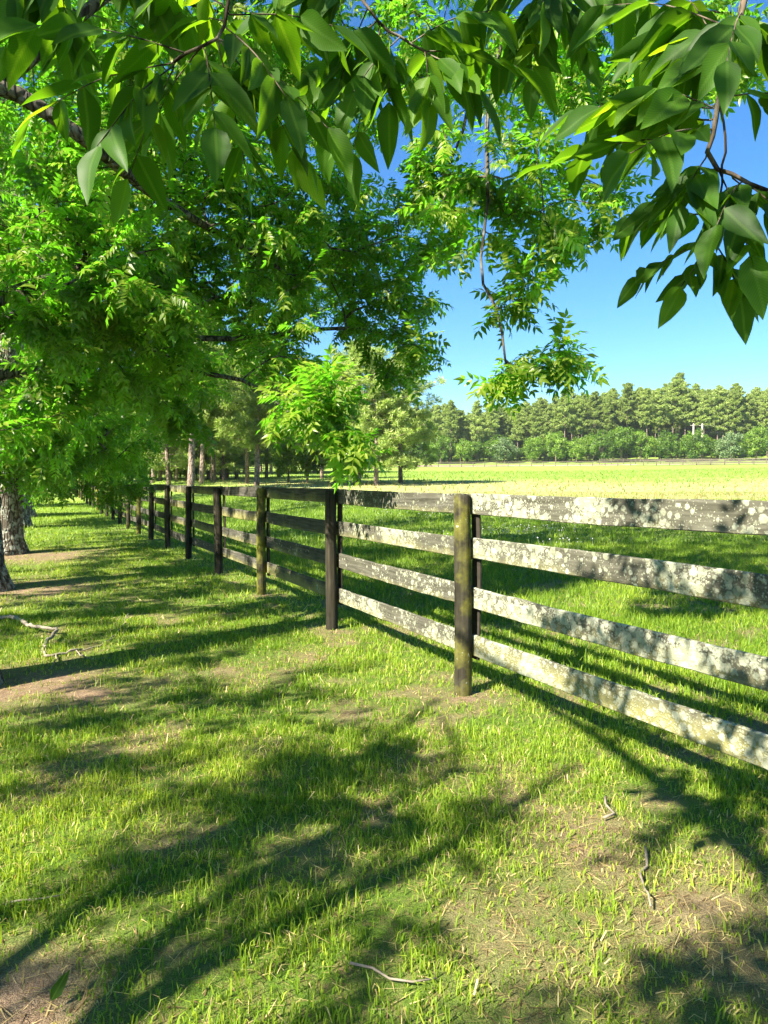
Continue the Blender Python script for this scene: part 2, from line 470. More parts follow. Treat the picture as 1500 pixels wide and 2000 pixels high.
# ------------------------------------------------------------------ near board fence
def board_mesh(name, L, H, T, seed, mat, n=22):
    """A sawn board along local X, centre at origin: rounded, chipped edges, slight bow."""
    rg = np.random.default_rng(seed)
    xs = np.linspace(-L / 2, L / 2, n)
    b = .005
    sec = np.array([(-T/2, -H/2 + b), (-T/2 + b, -H/2), (T/2 - b, -H/2), (T/2, -H/2 + b), (T/2, H/2 - b), (T/2 - b, H/2), (-T/2 + b, H/2), (-T/2, H/2 - b)])
    bow = (np.sin(np.linspace(0, math.pi, n)) * rg.uniform(-.012, .004)); bowy = np.sin(np.linspace(0, math.pi, n)) * rg.uniform(-.01, .012)
    top = np.cumsum(rg.normal(0, .0012, n)); bot = np.cumsum(rg.normal(0, .0012, n))
    top -= np.linspace(top[0], top[-1], n); bot -= np.linspace(bot[0], bot[-1], n)
    top += rg.normal(0, .0012, n); bot += rg.normal(0, .001, n)
    V = []
    for a in range(n):
        for (y, z) in sec:
            V.append((xs[a] + rg.normal(0, .001), y + bowy[a], z + bow[a] + (top[a] if z > 0 else bot[a])))
    V = np.array(V); m = 8
    i = np.arange(n - 1)[:, None] * m; j = np.arange(m)[None]; k = (j + 1) % m
    Q = np.stack([i + j, i + m + j, i + m + k, i + k], -1).reshape(-1, 4)
    e = (n - 1) * m
    ends = np.array([(0, 7, 6, 1), (1, 6, 5, 2), (2, 5, 4, 3)])
    ends2 = e + ends[:, ::-1]
    return make_mesh(name, V, None, np.vstack([Q, ends, ends2])[:, ::-1], None, False, [mat])
def post_mesh(name, h, r, seed, mat, below=.12):
    rg = np.random.default_rng(seed); n, m = 14, 14
    zs = np.concatenate([np.linspace(-below, h - .012, n - 1), [h]])
    ang = np.arange(m) * 2 * math.pi / m
    prof = 1 + .05 * np.sin(ang * 2 + rg.random() * 6) + rg.normal(0, .025, m)
    V = []
    for a, z in enumerate(zs):
        rr = r * (1.04 - .07 * z / h) * prof * (1 + rg.normal(0, .008, m))
        if a == n - 1: rr = rr * .86
        ox, oy = .006 * math.sin(z * 3 + seed), .005 * math.cos(z * 2.3 + seed)
        for q in range(m): V.append((ox + rr[q] * math.cos(ang[q]), oy + rr[q] * math.sin(ang[q]), z + (rg.normal(0, .003) if a == n - 1 else 0)))
    V.append((0, 0, h + .002)); V = np.array(V)
    i = np.arange(n - 1)[:, None] * m; j = np.arange(m)[None]; k = (j + 1) % m
    Q = np.stack([i + j, i + k, i + m + k, i + m + j], -1).reshape(-1, 4)
    e = (n - 1) * m; a = np.arange(m)
    T = np.stack([e + a, e + (a + 1) % m, np.full(m, n * m)], -1)
    return make_mesh(name, V, T, Q, None, True, [mat])
fz = math.atan2(FD[1], FD[0])
fence = empty('board_fence', (FP0[0], FP0[1], 0))
tag(fence, 'four-rail dark board fence with pale lichen running down the lawn', 'fence')
fence_inv = Matrix.Translation(-Vector((FP0[0], FP0[1], 0)))
def fpart(name, mesh, x, y, z, rx=0, ry=0, rz=0, lichen=.5, algae=.4):
    o = obj(name, mesh, fence); o.location = (float(x - FP0[0]), float(y - FP0[1]), float(z)); o.rotation_euler = (rx, ry, rz)
    o['lichen'] = float(lichen); o['algae'] = float(algae); return o
H_FENCE = 1.392
RAIL_Z = [1.338, 1.015, .682, .345]
post_pool = [post_mesh('post', H_FENCE, .061, s, M['post']) for s in range(8)]
rail_pool = [board_mesh('rail', SPACING - .004, .143, .027, 20 + s, M['rail']) for s in range(14)]
batten_pool = [board_mesh('batten', 1.12, .1, .02, 60 + s, M['batten'], 8) for s in range(3)]
post_l = {-1: (.3, .5), 0: (.36, .52), 1: (.2, .08), 2: (.34, .62), 3: (.05, .12), 4: (.05, .12), 5: (.05, .25), 6: (.05, .15)}
rail_l = {-1: [(.8, .3), (.78, .45), (.9, .55), (.82, .8)], 0: [(.62, .35), (.68, .5), (.64, .35), (.7, .4)], 1: [(.2, .5), (.45, .4), (.5, .45), (.45, .7)]}
for n_, k in enumerate(range(-3, 25)):
    p = FP0 + FD * SPACING * k
    z0 = float(gh(p[0], p[1]))
    li, al = post_l.get(k, (random.uniform(.02, .2), random.uniform(.1, .6)))
    fpart('post', post_pool[k % 8], p[0], p[1], z0, R(random.uniform(-.8, .8)), R(random.uniform(-.8, .8)), random.uniform(0, 6), li, al)
    bp = p + FN * (.061 + .027 + .012)
    fpart('batten', batten_pool[k % 3], bp[0], bp[1], z0 + .80, 0, R(90) + R(random.uniform(-.5, .5)), 0).rotation_euler = Matrix.Rotation(fz, 3, 'Z').__matmul__(Matrix.Rotation(R(90), 3, 'Y')).to_euler()
    if k < 24:
        q = FP0 + FD * SPACING * (k + 1); z1 = float(gh(q[0], q[1]))
        mid = (p + q) / 2 + FN * (.061 + .0145)
        for r_, rz_ in enumerate(RAIL_Z):
            li, al = rail_l.get(k, [(random.uniform(.25, .55), random.uniform(.2, .6)) for _ in range(4)])[r_]
            o = fpart('rail', rail_pool[(k * 4 + r_) % 14], mid[0], mid[1], (z0 + z1) / 2 + rz_ + random.uniform(-.008, .008), 0, 0, 0, li, al)
            tilt = math.atan2(z1 - z0, SPACING) + random.uniform(-.003, .003)
            o.rotation_euler = (Matrix.Rotation(fz + math.pi, 3, 'Z') @ Matrix.Rotation(tilt, 3, 'Y')).to_euler()

# ------------------------------------------------------------------ pecan leaves
def compound_template(rg, pairs, detail):
    """Feather-shaped pecan leaf, rachis along +X about 1 unit long, up = +Z."""
    V, T = [], []
    def put(pts, tr):
        b = len(V); V.extend(pts); T.extend([tuple(b + t for t in q) for q in tr])
    curve = lambda t: np.array([t, .10 * math.sin(t * 2.1) * bend, -.28 * t * t])
    bend = rg.uniform(-1, 1)
    items = []
    for k in range(pairs):
        t = .22 + .74 * k / (pairs - 1)
        for s in (-1, 1): items.append((t + rg.normal(0, .012), s))
    items.append((1.0, 0))
    for t, s in items:
        b = curve(t)
        L = (.30 + .10 * math.sin(math.pi * min(t, .95))) * rg.uniform(.85, 1.15) * (1.1 if s == 0 else 1)
        w = L * rg.uniform(.18, .23)
        az = s * R(rg.uniform(48, 72)) + (R(rg.uniform(-15, 15)) if s == 0 else 0)
        dr = R(rg.uniform(12, 45))
        d = np.array([math.cos(az) * math.cos(dr), math.sin(az) * math.cos(dr), -math.sin(dr)])
        side = np.array([-math.sin(az), math.cos(az), 0.0])
        roll = rg.normal(0, .35)
        nrm = np.cross(d, side); nrm *= np.sign(nrm[2]) if nrm[2] != 0 else 1
        side = side * math.cos(roll) + nrm * math.sin(roll); nrm = np.cross(d, side)
        fold = w * .22 * (1 if nrm[2] > 0 else -1)
        fal = -s * L * .10 * np.array([-math.sin(az), math.cos(az), 0]) * -1
        tip = b + d * L + np.array([0, 0, -.10 * L]) + fal * .5
        m1 = b + d * L * .42
        if detail:
            m0 = b + d * L * .16
            put([b, m0 + side * w * .62 + nrm * fold * .5, m0 - side * w * .62 + nrm * fold * .5, m1 + side * w + nrm * fold, m1 - side * w + nrm * fold, m1, tip],
                [(0, 5, 1), (1, 5, 3), (0, 2, 5), (2, 4, 5), (3, 5, 6), (5, 4, 6)])
        else:
            put([b, m1 + side * w + nrm * fold, m1 - side * w + nrm * fold, tip], [(0, 3, 1), (0, 2, 3)])
    n = 2
    for a in range(n):     # the rachis itself, a thin ribbon
        p, q = curve(a / n), curve((a + 1) / n)
        put([p + [0, .006, 0], p - [0, .006, 0], q - [0, .005, 0], q + [0, .005, 0]], [(0, 1, 2), (0, 2, 3)])
    return np.array(V), np.array(T)
TPL = {d: [compound_template(np.random.default_rng(40 + q), p, d) for q, p in enumerate((4, 5, 6, 5))] for d in (True, False)}

def add_leaves(acc, pos, axis_, up, size, tint, detail, rg):
    """Vectorised: one compound leaf per row of pos/axis_/up/size."""
    n = len(pos)
    if n == 0: return
    x = axis_ / (np.linalg.norm(axis_, axis=1, keepdims=True) + 1e-9)
    y = np.cross(up, x); y /= np.linalg.norm(y, axis=1, keepdims=True) + 1e-9
    z = np.cross(x, y)
    Rm = np.stack([x, y, z], 2)
    which = rg.integers(0, 4, n)
    for w in range(4):
        m = np.where(which == w)[0]
        if not len(m): continue
        V, T = TPL[detail][w]
        P = np.einsum('nij,vj->nvi', Rm[m], V) * size[m][:, None, None] + pos[m][:, None, :]
        TT = T[None] + (np.arange(len(m)) * len(V))[:, None, None]
        tt = np.repeat(tint[m], len(V)) + rg.normal(0, .04, len(m) * len(V))
        acc.add(P.reshape(-1, 3), TT.reshape(-1, 3), None, np.clip(tt, 0, 1))

class Grow:
    """Branch skeleton that reaches out to leafy points."""
    def __init__(self, seed):
        self.P = np.zeros((60000, 3)); self.T = np.zeros((60000, 3)); self.len = np.zeros(60000); self.par = np.zeros(60000, int)
        self.n = 0; self.tips = np.zeros(60000); self.rmin = np.zeros(60000); self.chains = []; self.rg = np.random.default_rng(seed)
    def node(self, p, par, t):
        k = self.n; self.P[k] = p; self.par[k] = par; self.T[k] = t
        self.len[k] = 0 if par < 0 else self.len[par] + np.linalg.norm(self.P[k] - self.P[par])
        self.n += 1; return k
    def spline(self, pts, step=.22):
        pts = np.asarray(pts, float)
        d = np.concatenate([[0], np.cumsum(np.linalg.norm(np.diff(pts, axis=0), axis=1))])
        m = max(3, int(d[-1] / step))
        # Catmull-Rom
        out = []
        P = np.vstack([2 * pts[0] - pts[1], pts, 2 * pts[-1] - pts[-2]])
        for s in np.linspace(0, d[-1], m):
            k = min(np.searchsorted(d, s, 'right') - 1, len(pts) - 2)
            t = (s - d[k]) / max(1e-6, d[k + 1] - d[k])
            a, b, c, e = P[k], P[k + 1], P[k + 2], P[k + 3]
            out.append(.5 * ((2 * b) + (-a + c) * t + (2 * a - 5 * b + 4 * c - e) * t * t + (-a + 3 * b - 3 * c + e) * t ** 3))
        return np.array(out)
    def limb(self, pts, r0, r1, root=None, wig=.03):
        P = self.spline(pts)
        P[1:] += np.cumsum(self.rg.normal(0, wig * .35, P[1:].shape), 0) * np.linspace(0, 1, len(P) - 1)[:, None] ** .5 * .5
        if root is None and self.n: 
            root = int(np.argmin(np.linalg.norm(self.P[:self.n] - P[0], axis=1)))
        ids = []; par = -1 if root is None else root
        if root is not None: ids.append(root)
        for a, p in enumerate(P):
            if root is not None and a == 0: continue
            t = P[min(a + 1, len(P) - 1)] - P[a - 1 if a else 0]; t /= np.linalg.norm(t) + 1e-9
            k = self.node(p, par, t); self.rmin[k] = r0 + (r1 - r0) * a / (len(P) - 1); ids.append(k); par = k
        self.chains.append((ids, True)); return ids
    def reach(self, a, droop=.15, maxd=3.0):
        P = self.P[:self.n]
        d = np.linalg.norm(P - a, axis=1)
        cost = d + .12 * self.len[:self.n] + .35 * np.maximum(0, a[2] - P[:, 2] - .6 * d) + .25 * np.maximum(0, P[:, 2] - a[2] - .8 * d)
        k = int(np.argmin(cost)); p = self.P[k]; dd = d[k]
        if dd > maxd or dd < .08: return None
        t = self.T[k]
        c1 = p + t * dd * .35; c2 = a - (a - p) * .35 + np.array([0, 0, droop * dd]) + self.rg.normal(0, .06, 3) * dd
        m = max(3, int(dd / .2) + 1); ids = [k]; par = k
        for s in np.linspace(0, 1, m)[1:]:
            q = (1 - s) ** 3 * p + 3 * (1 - s) ** 2 * s * c1 + 3 * (1 - s) * s * s * c2 + s ** 3 * a
            if s < 1: q = q + self.rg.normal(0, .012, 3)
            tt = q - self.P[par]; tt /= np.linalg.norm(tt) + 1e-9
            par = self.node(q, par, tt); ids.append(par)
        self.chains.append((ids, False)); return ids
    def radii(self, base=.0032, pw=.42):
        w = np.zeros(self.n); 
        for ids, _ in self.chains: w[ids[-1]] += 1
        for k in range(self.n - 1, 0, -1):
            if self.par[k] >= 0: w[self.par[k]] += w[k]
        return np.maximum(base * np.maximum(w, 1) ** pw, self.rmin[:self.n])

def lobe_points(rg, lobes):
    out = []
    for L in lobes:
        c, r, n = np.array(L[0], float), np.array(L[1], float), L[2]
        m = 0; pts = []
        dmin = .55 * (r.prod() / max(n, 1)) ** (1 / 3)
        tries = 0
        while m < n and tries < n * 30:
            tries += 1
            v = rg.normal(size=3); v /= np.linalg.norm(v); v *= rg.random() ** (1 / 2.6)
            p = c + v * r
            if p[2] < .9: continue
            if pts and np.min(np.linalg.norm(np.array(pts) - p, axis=1)) < dmin: continue
            pts.append(p); m += 1
        out += [(p, c) for p in pts]
    return out

def pecan(name, foot, trunk_pts, trunk_r, limbs, lobes, seed, detail, leaves_per, leaf_size, maxd=3.0, light=.0, tube_min=0.0):
    """Pecan tree: trunk, its limbs each as a part, thin twigs and the leaf crown."""
    g = Grow(seed); rg = g.rg
    fx, fy = foot; fz0 = float(gh(fx, fy))
    root = empty(name, (fx, fy, fz0)); O = np.array([fx, fy, fz0])
    tids = g.limb([O + np.array([0, 0, -.1])] + [np.array(p, float) for p in trunk_pts], trunk_r * 1.08, trunk_r * .4, None, .02)
    limb_chains = [(tids, 'trunk')]
    for pts, r0, r1 in limbs:
        limb_chains.append((g.limb(pts, r0, r1), 'limb'))
    A = lobe_points(rg, lobes)
    A.sort(key=lambda q: np.min(np.linalg.norm(g.P[:g.n] - q[0], axis=1)))
    nb = len(g.chains); tips = []
    todo = A
    for _pass in range(2):
        left = []
        for a, c in todo:
            ids = g.reach(a, rg.uniform(.02, .28), maxd if _pass == 0 else maxd * 3)
            if ids is None: left.append((a, c))
            else: tips.append((ids, c))
        todo = left
    r = g.radii()
    for ids, nm in limb_chains:
        acc = Acc()
        P = g.P[ids] - O; rad = r[ids].copy()
        if nm == 'trunk':
            hgt = P[:, 2]; rad = np.maximum(rad, trunk_r * .3) * (1 + .55 * np.exp(-np.maximum(hgt, 0) / .22))
            acc.tube(P, rad, 18, .5, True, .07)
        else:
            acc.tube(P, rad, 9, .5, True, .08)
        obj(nm, acc.mesh(nm, [M['bark' if nm == 'trunk' else 'limb_bark']]), root)
    acc = Acc()
    for ids, big in g.chains[nb:]:
        P = g.P[ids] - O; rad = r[ids]; rad = rad.copy(); rad[0] = min(rad[0], rad[1] * 1.15)
        if rad.max() < tube_min: continue
        acc.tube(P, rad, 3 if rad.max() < .007 else (5 if rad.max() < .025 else 7), .5, False, .05)
    if acc.n: obj('twigs', acc.mesh('twigs', [M['twig_bark']]), root, kind='stuff')
    # leaves near the end of every twig
    pos, ax, up, sz, ti = [], [], [], [], []
    for ids, c in tips:
        P = g.P[ids]
        seg = np.diff(P, axis=0); sl = np.linalg.norm(seg, axis=1); tot = sl.sum()
        n = max(3, int(leaves_per * rg.uniform(.6, 1.35)))
        span = min(tot, rg.uniform(.35, .65))
        cum = np.concatenate([[0], np.cumsum(sl)])
        ph = rg.random() * 6.28
        young = rg.random()
        tb = np.clip(rg.normal(.42 + light, .13), 0, 1)
        for q in range(n):
            s = tot - span * (1 - (q + 1) / n) 
            k = min(np.searchsorted(cum, s, 'right') - 1, len(seg) - 1); k = max(k, 0)
            t = seg[k] / (sl[k] + 1e-9)
            p = P[k] + t * (s - cum[k])
            ph += 2.4
            u = np.cross(t, [0, 0, 1.0]); u = u / (np.linalg.norm(u) + 1e-6)
            w = np.cross(t, u)
            rad = u * math.cos(ph) + w * math.sin(ph) * .6
            fr = (q + 1) / n
            d = t * (.35 + .7 * fr) + rad * (1.15 - .5 * fr) + np.array([0, 0, -.28]) + rg.normal(0, .18, 3)
            pos.append(p); ax.append(d); up.append(np.array([0, 0, 1.0]) + rg.normal(0, .38, 3))
            sz.append(leaf_size * rg.uniform(.65, 1.2) * (1 if fr < .9 else .75))
            ti.append(tb + (.22 if (fr > .8 and young > .55) else 0) + rg.normal(0, .08))
    acc = Acc()
    add_leaves(acc, np.array(pos) - O, np.array(ax), np.array(up), np.array(sz), np.array(ti), detail, rg)
    cr = obj('crown', acc.mesh('crown', [M['pecan_leaf']], False), root, kind='stuff')
    return root

def A3(px, py, Z): return tuple(at(px, py, Z))
n_scale = 1.0
# tree whose trunk stands just outside the left edge and whose crown fills the upper left
ox, oy = TREES['over']
over = pecan('pecan_tree', TREES['over'],
    [(ox + .02, oy, 1.2), (ox - .05, oy + .1, 2.4), (ox + .1, oy + .1, 4.0), (ox - .1, oy + .2, 6.0), (ox + .2, oy + .3, 8.5), (ox, oy + .5, 12.0)], .23,
    [([(ox, oy, 2.9), A3(-60, 190, 5.0), A3(40, 185, 5.2), A3(120, 240, 5.3), A3(190, 290, 5.5), A3(300, 380, 6.2), A3(450, 470, 7.2), A3(600, 560, 8.0)], .075, .022),
     ([(ox, oy, 2.1), A3(60, 600, 6.4), A3(240, 650, 6.8), A3(310, 690, 6.8), A3(370, 722, 6.8), A3(470, 740, 6.6), A3(540, 790, 6.3), A3(620, 850, 6.0)], .05, .010),
     ([(ox, oy, 2.6), A3(150, 540, 6.6), A3(320, 640, 7.4), A3(420, 660, 7.7), A3(560, 650, 8.2), A3(700, 640, 8.5), A3(800, 680, 8.6)], .06, .01),
     ([(ox, oy, 3.9), A3(300, -60, 6.2), A3(600, -60, 7.0), A3(850, 60, 7.2), A3(910, 200, 7.2), A3(870, 330, 7.2), A3(830, 430, 7.3)], .06, .008),
     ([(ox, oy, 4.6), A3(500, -250, 6.0), A3(900, -150, 6.0), A3(985, 60, 6.0), A3(985, 130, 6.0), A3(966, 240, 6.0), A3(968, 400, 6.0), A3(958, 540, 6.0), A3(995, 620, 6.0), A3(1002, 690, 6.0), A3(1020, 760, 6.0)], .05, .004),
     ([(ox, oy, 5.2), A3(900, -420, 6.2), A3(1250, -200, 6.4), A3(1300, 60, 6.4), A3(1200, 220, 6.4), A3(1120, 330, 6.3)], .05, .006),
     ([(ox, oy, 4.2), (ox - 1.5, oy + 1.5, 6.0), (ox - 2.2, oy + 2.4, 7.5)], .07, .02),
     ([(ox, oy, 5.0), (ox + 1.5, oy + 2.0, 7.0), (ox + 2.4, oy + 3.0, 8.5)], .07, .02)],
    [(A3(120, 130, 6.8), (1.5, 1.6, 1.1), 110), (A3(420, 250, 7.6), (1.5, 1.6, 1.1), 120), (A3(450, 500, 7.6), (1.35, 1.5, .9), 130), (A3(130, 480, 6.8), (1.0, 1.3, .9), 100),
     (A3(700, 480, 8.6), (1.05, 1.3, 1.05), 120), (A3(620, 110, 7.6), (1.4, 1.6, .9), 90), (A3(780, 640, 8.5), (.55, .8, .75), 40), (A3(610, 790, 6.1), (.36, .45, .36), 26),
     (A3(680, 870, 6.0), (.16, .25, .2), 6), (A3(560, 680, 7.2), (.5, .7, .35), 16), (A3(230, 690, 6.9), (.85, 1.0, .5), 60), (A3(870, 330, 7.2), (.45, .7, .6), 24), (A3(880, 60, 7.2), (.6, .9, .5), 30),
     (A3(1010, 330, 6.0), (.4, .5, .5), 9), (A3(1120, 360, 6.2), (.5, .6, .5), 13), (A3(1015, 560, 6.0), (.24, .3, .3), 9), (A3(1070, 690, 6.0), (.4, .3, .2), 11), (A3(1000, 735, 6.0), (.2, .25, .14), 8), (A3(900, 420, 6.4), (.4, .5, .5), 12), (A3(1050, 450, 6.0), (.4, .4, .3), 12),
     (A3(1250, 200, 6.4), (.7, .9, .6), 34), (A3(1060, 130, 6.2), (.7, .8, .6), 44), (A3(1400, 100, 6.6), (.5, .8, .5), 16), (A3(350, 800, 7.0), (.35, .5, .2), 9), (A3(60, 800, 6.6), (.5, .8, .5), 30), (A3(90, 600, 5.9), (.6, .5, .45), 34), (A3(260, 560, 6.0), (.6, .5, .4), 30),
     ((ox + .3, oy + 1.9, 8.6), (3.6, 3.2, 2.0), 130), ((ox + .3, oy + .5, 11.6), (3.0, 2.8, 1.7), 130), ((ox, oy + .5, 14.2), (2.2, 2.2, 1.3), 80), ((-1.6, 3.4, 6.6), (1.3, 1.2, .6), 30), ((ox - 2.8, oy - .2, 5.0), (1.8, 1.9, 1.2), 44), ((ox - 2.4, oy + 1.8, 6.4), (1.8, 1.8, 1.2), 36), ((ox - 3.6, oy + .6, 4.2), (1.5, 1.7, .8), 46), ((ox - 4.3, oy + 2.4, 4.6), (1.3, 1.5, .9), 40), ((ox - 2.5, oy - 1.9, 4.2), (1.0, 1.0, .6), 22), ((ox - 4.4, oy - 1.2, 4.4), (1.3, 1.2, .7), 34), ((ox - 5.8, oy + 1.4, 4.6), (1.2, 1.3, .7), 30)],  # upper and left lobes out of view, added to shade lane, paddock, hanging branch
    11, True, 9, .245, light=.17)
tag(over, 'pecan tree reaching over the fence, its low leafy branch hanging above the top rail', 'tree', 'pecan trees along the fence')

ex, ey = TREES['edge']
edge = pecan('pecan_tree', TREES['edge'],
    [(ex - .05, ey, 1.0), (ex + .02, ey, 2.4), (ex - .1, ey + .1, 4.2), (ex + .1, ey, 6.5), (ex, ey + .2, 9.0), (ex, ey, 12.5)], .25,
    [([(ex, ey, 2.1), A3(120, 820, 10.2), A3(210, 880, 10.8)], .05, .012), ([(ex, ey, 2.9), A3(250, 700, 11.5), A3(420, 640, 12.2), A3(560, 600, 12.5)], .08, .015),
     ([(ex, ey, 3.6), (ex - 1.6, ey + 1.2, 5.5)], .07, .02), ([(ex, ey, 4.4), (ex + 1.8, ey + 1.2, 6.8)], .07, .02), ([(ex, ey, 2.6), (ex - .4, ey - 1.4, 3.4), (ex - .2, ey - 2.3, 3.2)], .05, .012)],
    [(A3(90, 820, 10.6), (1.0, 1.2, .75), 70), (A3(210, 860, 12.0), (.8, 1.1, .6), 50), (A3(60, 900, 10.2), (.5, .8, .45), 24), (A3(330, 700, 12.0), (1.4, 1.5, .9), 80), (A3(530, 560, 12.5), (1.5, 1.6, 1.2), 90),
     (A3(100, 600, 10.5), (1.5, 1.5, 1.3), 80), ((ex + .3, ey + .4, 7.2), (3.9, 3.8, 3.2), 240), ((ex + .2, ey, 12.6), (3.1, 3.1, 2.4), 260), ((ex - 2.6, ey - .8, 4.8), (1.9, 1.9, 1.4), 80), ((ex - 3.2, ey + 1.6, 4.6), (1.6, 1.8, 1.0), 60)],  # top and left lobes out of view, added for paddock and lane shade
    12, False, 9, .265, light=.17)
tag(edge, 'pecan tree with dark trunk cut off by the left edge of the photo', 'tree', 'pecan trees along the fence')

qx, qy = TREES['pale']
pale = pecan('pecan_tree', TREES['pale'],
    [(qx + .03, qy, 1.0), (qx, qy, 2.4), (qx + .1, qy + .1, 4.5), (qx - .1, qy, 7.0), (qx, qy + .2, 9.5), (qx, qy, 12.5)], .31,
    [([(qx, qy, 2.0), A3(160, 880, 14.5), A3(220, 930, 15.5)], .05, .012), ([(qx, qy, 3.0), A3(200, 780, 16.0), A3(320, 740, 17)], .08, .015),
     ([(qx, qy, 3.8), (qx - 1.8, qy + 1, 5.8)], .07, .02), ([(qx, qy, 4.4), (qx + 2, qy + 1.5, 6.6)], .07, .02)],
    [(A3(130, 870, 15.0), (1.2, 1.3, .9), 80), (A3(225, 930, 16.0), (.75, 1.2, .6), 55), (A3(100, 940, 14.0), (.5, .7, .35), 16), (A3(250, 790, 17.0), (1.5, 1.5, 1.1), 90), ((qx + .3, qy + .4, 6.8), (3.9, 3.8, 3.4), 300), ((qx, qy, 12.0), (2.8, 2.8, 2.0), 130), ((qx - 2.6, qy - .8, 4.8), (1.9, 1.9, 1.4), 80), ((qx - 3.2, qy + 1.6, 4.6), (1.6, 1.8, 1.0), 60)],  # highest and leftmost lobes are unseen crown, added for the shade they cast
    13, False, 8, .29, light=.08)
tag(pale, 'pecan tree with stout lichen-pale trunk beside the white dead twigs', 'tree', 'pecan trees along the fence')

# the tree beside the photographer
nx_, ny_ = TREES['near']
near = pecan('pecan_tree', TREES['near'],
    [(nx_, ny_, 1.2), (nx_ - .1, ny_ + .05, 2.6), (nx_ - .2, ny_, 4.2), (nx_, ny_ - .2, 6.5), (nx_ + .2, ny_, 8.5)], .22,
    [([(nx_, ny_, 2.4), (-1.0, -.6, 2.9), (-.6, .6, 2.95), (-.4, 1.3, 2.85)], .05, .016), ([(nx_, ny_, 2.5), (-.2, -1.0, 3.0), (.5, .2, 3.0), (.78, 1.2, 2.75)], .05, .016),
     ([(nx_, ny_, 2.2), (-3.4, -1.2, 2.6), (-4.0, -.4, 3.2), (-4.2, .1, 4.6), (-4.5, .4, 5.4)], .06, .025), ([(nx_, ny_, 3.4), (-2.6, .2, 4.4), (-3.6, 1.4, 5.0)], .07, .02), ([(nx_, ny_, 3.2), (.6, -1.2, 4.3), (2.2, -.4, 5.0)], .07, .02),  # first limb, out of view, bent to lay a diagonal shadow
     ([(nx_, ny_, 3.0), (-2.2, -3.8, 4.2), (-3.0, -5.0, 4.8)], .07, .02),
     ([(nx_, ny_, 1.5), (-2.4, -1.75, 1.7), (-3.25, -.9, 1.95), (-2.95, -.1, 2.45), (-3.2, -.25, 3.3), (-3.7, -.7, 4.6), (-4.0, -.8, 5.6)], .075, .03), ([(-2.85, -.05, 2.45), (-3.2, -.03, 2.75), (-3.4, .05, 3.6), (-3.67, -.02, 4.6), (-4.2, .3, 5.2)], .045, .015), ([(nx_, ny_, 3.4), (-1.6, -.4, 3.4), (-1.3, 1.0, 3.5)], .04, .012)],  # limbs out of view, shaped so their shadows streak the lawn
    [((-2.7, -1.3, 3.6), (1.0, 1.0, .6), 18), ((-4.5, -.7, 4.2), (1.4, 1.5, .7), 22), ((-4.7, 1.5, 4.0), (1.3, 1.3, .7), 24), ((-1.6, -.6, 3.3), (.5, .4, .3), 7), ((-3.2, .6, 3.4), (.7, .6, .4), 12), ((-3.0, -3.2, 4.6), (1.6, 1.6, 1.0), 34), ((.4, -1.4, 4.6), (1.4, 1.2, .8), 26), ((-1.6, -2.5, 7.6), (2.6, 2.6, 1.4), 34), ((-1.3, -.2, 3.95), (1.2, .8, .4), 12), ((-1.1, 1.3, 3.5), (1.1, .7, .35), 12), ((-3.4, .1, 3.5), (.5, .5, .5), 3), ((-4.1, .1, 4.2), (.6, .6, .7), 4)],  # unseen lobes, several added to shade the near leaves, rails and lawn
    14, False, 9, .27)
tag(near, 'pecan tree whose dark big-leaved twigs hang close at the top of the photo', 'tree', 'pecan trees along the fence')
# farther trees of the row share the form of the pale one
far_labels = {'r3': 'pecan tree next behind the pale-trunked one in the row', 'r4': 'fifth visible pecan tree down the row, beside the shaded lane',
              'r5': 'pecan tree far down the row, second last before the lane ends', 'r6': 'last pecan tree of the row, where the mown lane ends'}
for key, rz, sc in (('r3', 1.1, 1.0), ('r4', 2.6, 1.05), ('r5', 4.0, 1.1), ('r6', 5.2, 1.1)):
    c = copy_tree(pale); x, y = TREES[key]; c.location = (x, y, float(gh(x, y))); c.rotation_euler.z = rz; c.scale = (sc,) * 3
    c['label'] = far_labels[key]

# ------------------------------------------------------------------ near twigs with big leaflets (parts of the near tree)
def leaflet_mesh(seed):
    rg = np.random.default_rng(seed); n = 9; V = []; L = 1.0
    wid = rg.uniform(.205, .26); fal = rg.uniform(-.10, .10); bend = rg.uniform(.05, .22); fold = rg.uniform(.15, .45); tw = rg.uniform(-.3, .3)
    for a in range(n):
        t = a / (n - 1)
        w = wid * (math.sin(math.pi * min(1, t ** .72)) ** .85) * (1 - .25 * t) if 0 < t < 1 else (.012 if t == 0 else 0.002)
        cy = fal * t * t; cz = -bend * t * t; rl = tw * t
        for q, f in enumerate((-1, -.5, 0, .5, 1)):
            jit = 1 + (rg.normal(0, .04) if abs(f) == 1 else 0)
            yy = f * w * jit; zz = abs(f) * w * fold - (w * .12 if abs(f) == .5 else 0)
            V.append((t * L, cy + yy * math.cos(rl) - zz * math.sin(rl), cz + zz * math.cos(rl) + yy * math.sin(rl) + .012 * math.sin(t * 9 + seed)))
    i = np.arange(n - 1)[:, None] * 5; j = np.arange(4)[None]
    Q = np.stack([i + j, i + j + 5, i + j + 6, i + j + 1], -1).reshape(-1, 4)
    return make_mesh('leaflet', np.array(V), None, Q, None, True, [M['near_leaf']])
LEAFLETS = [leaflet_mesh(s) for s in range(10)]
near_O = np.array(near.location)
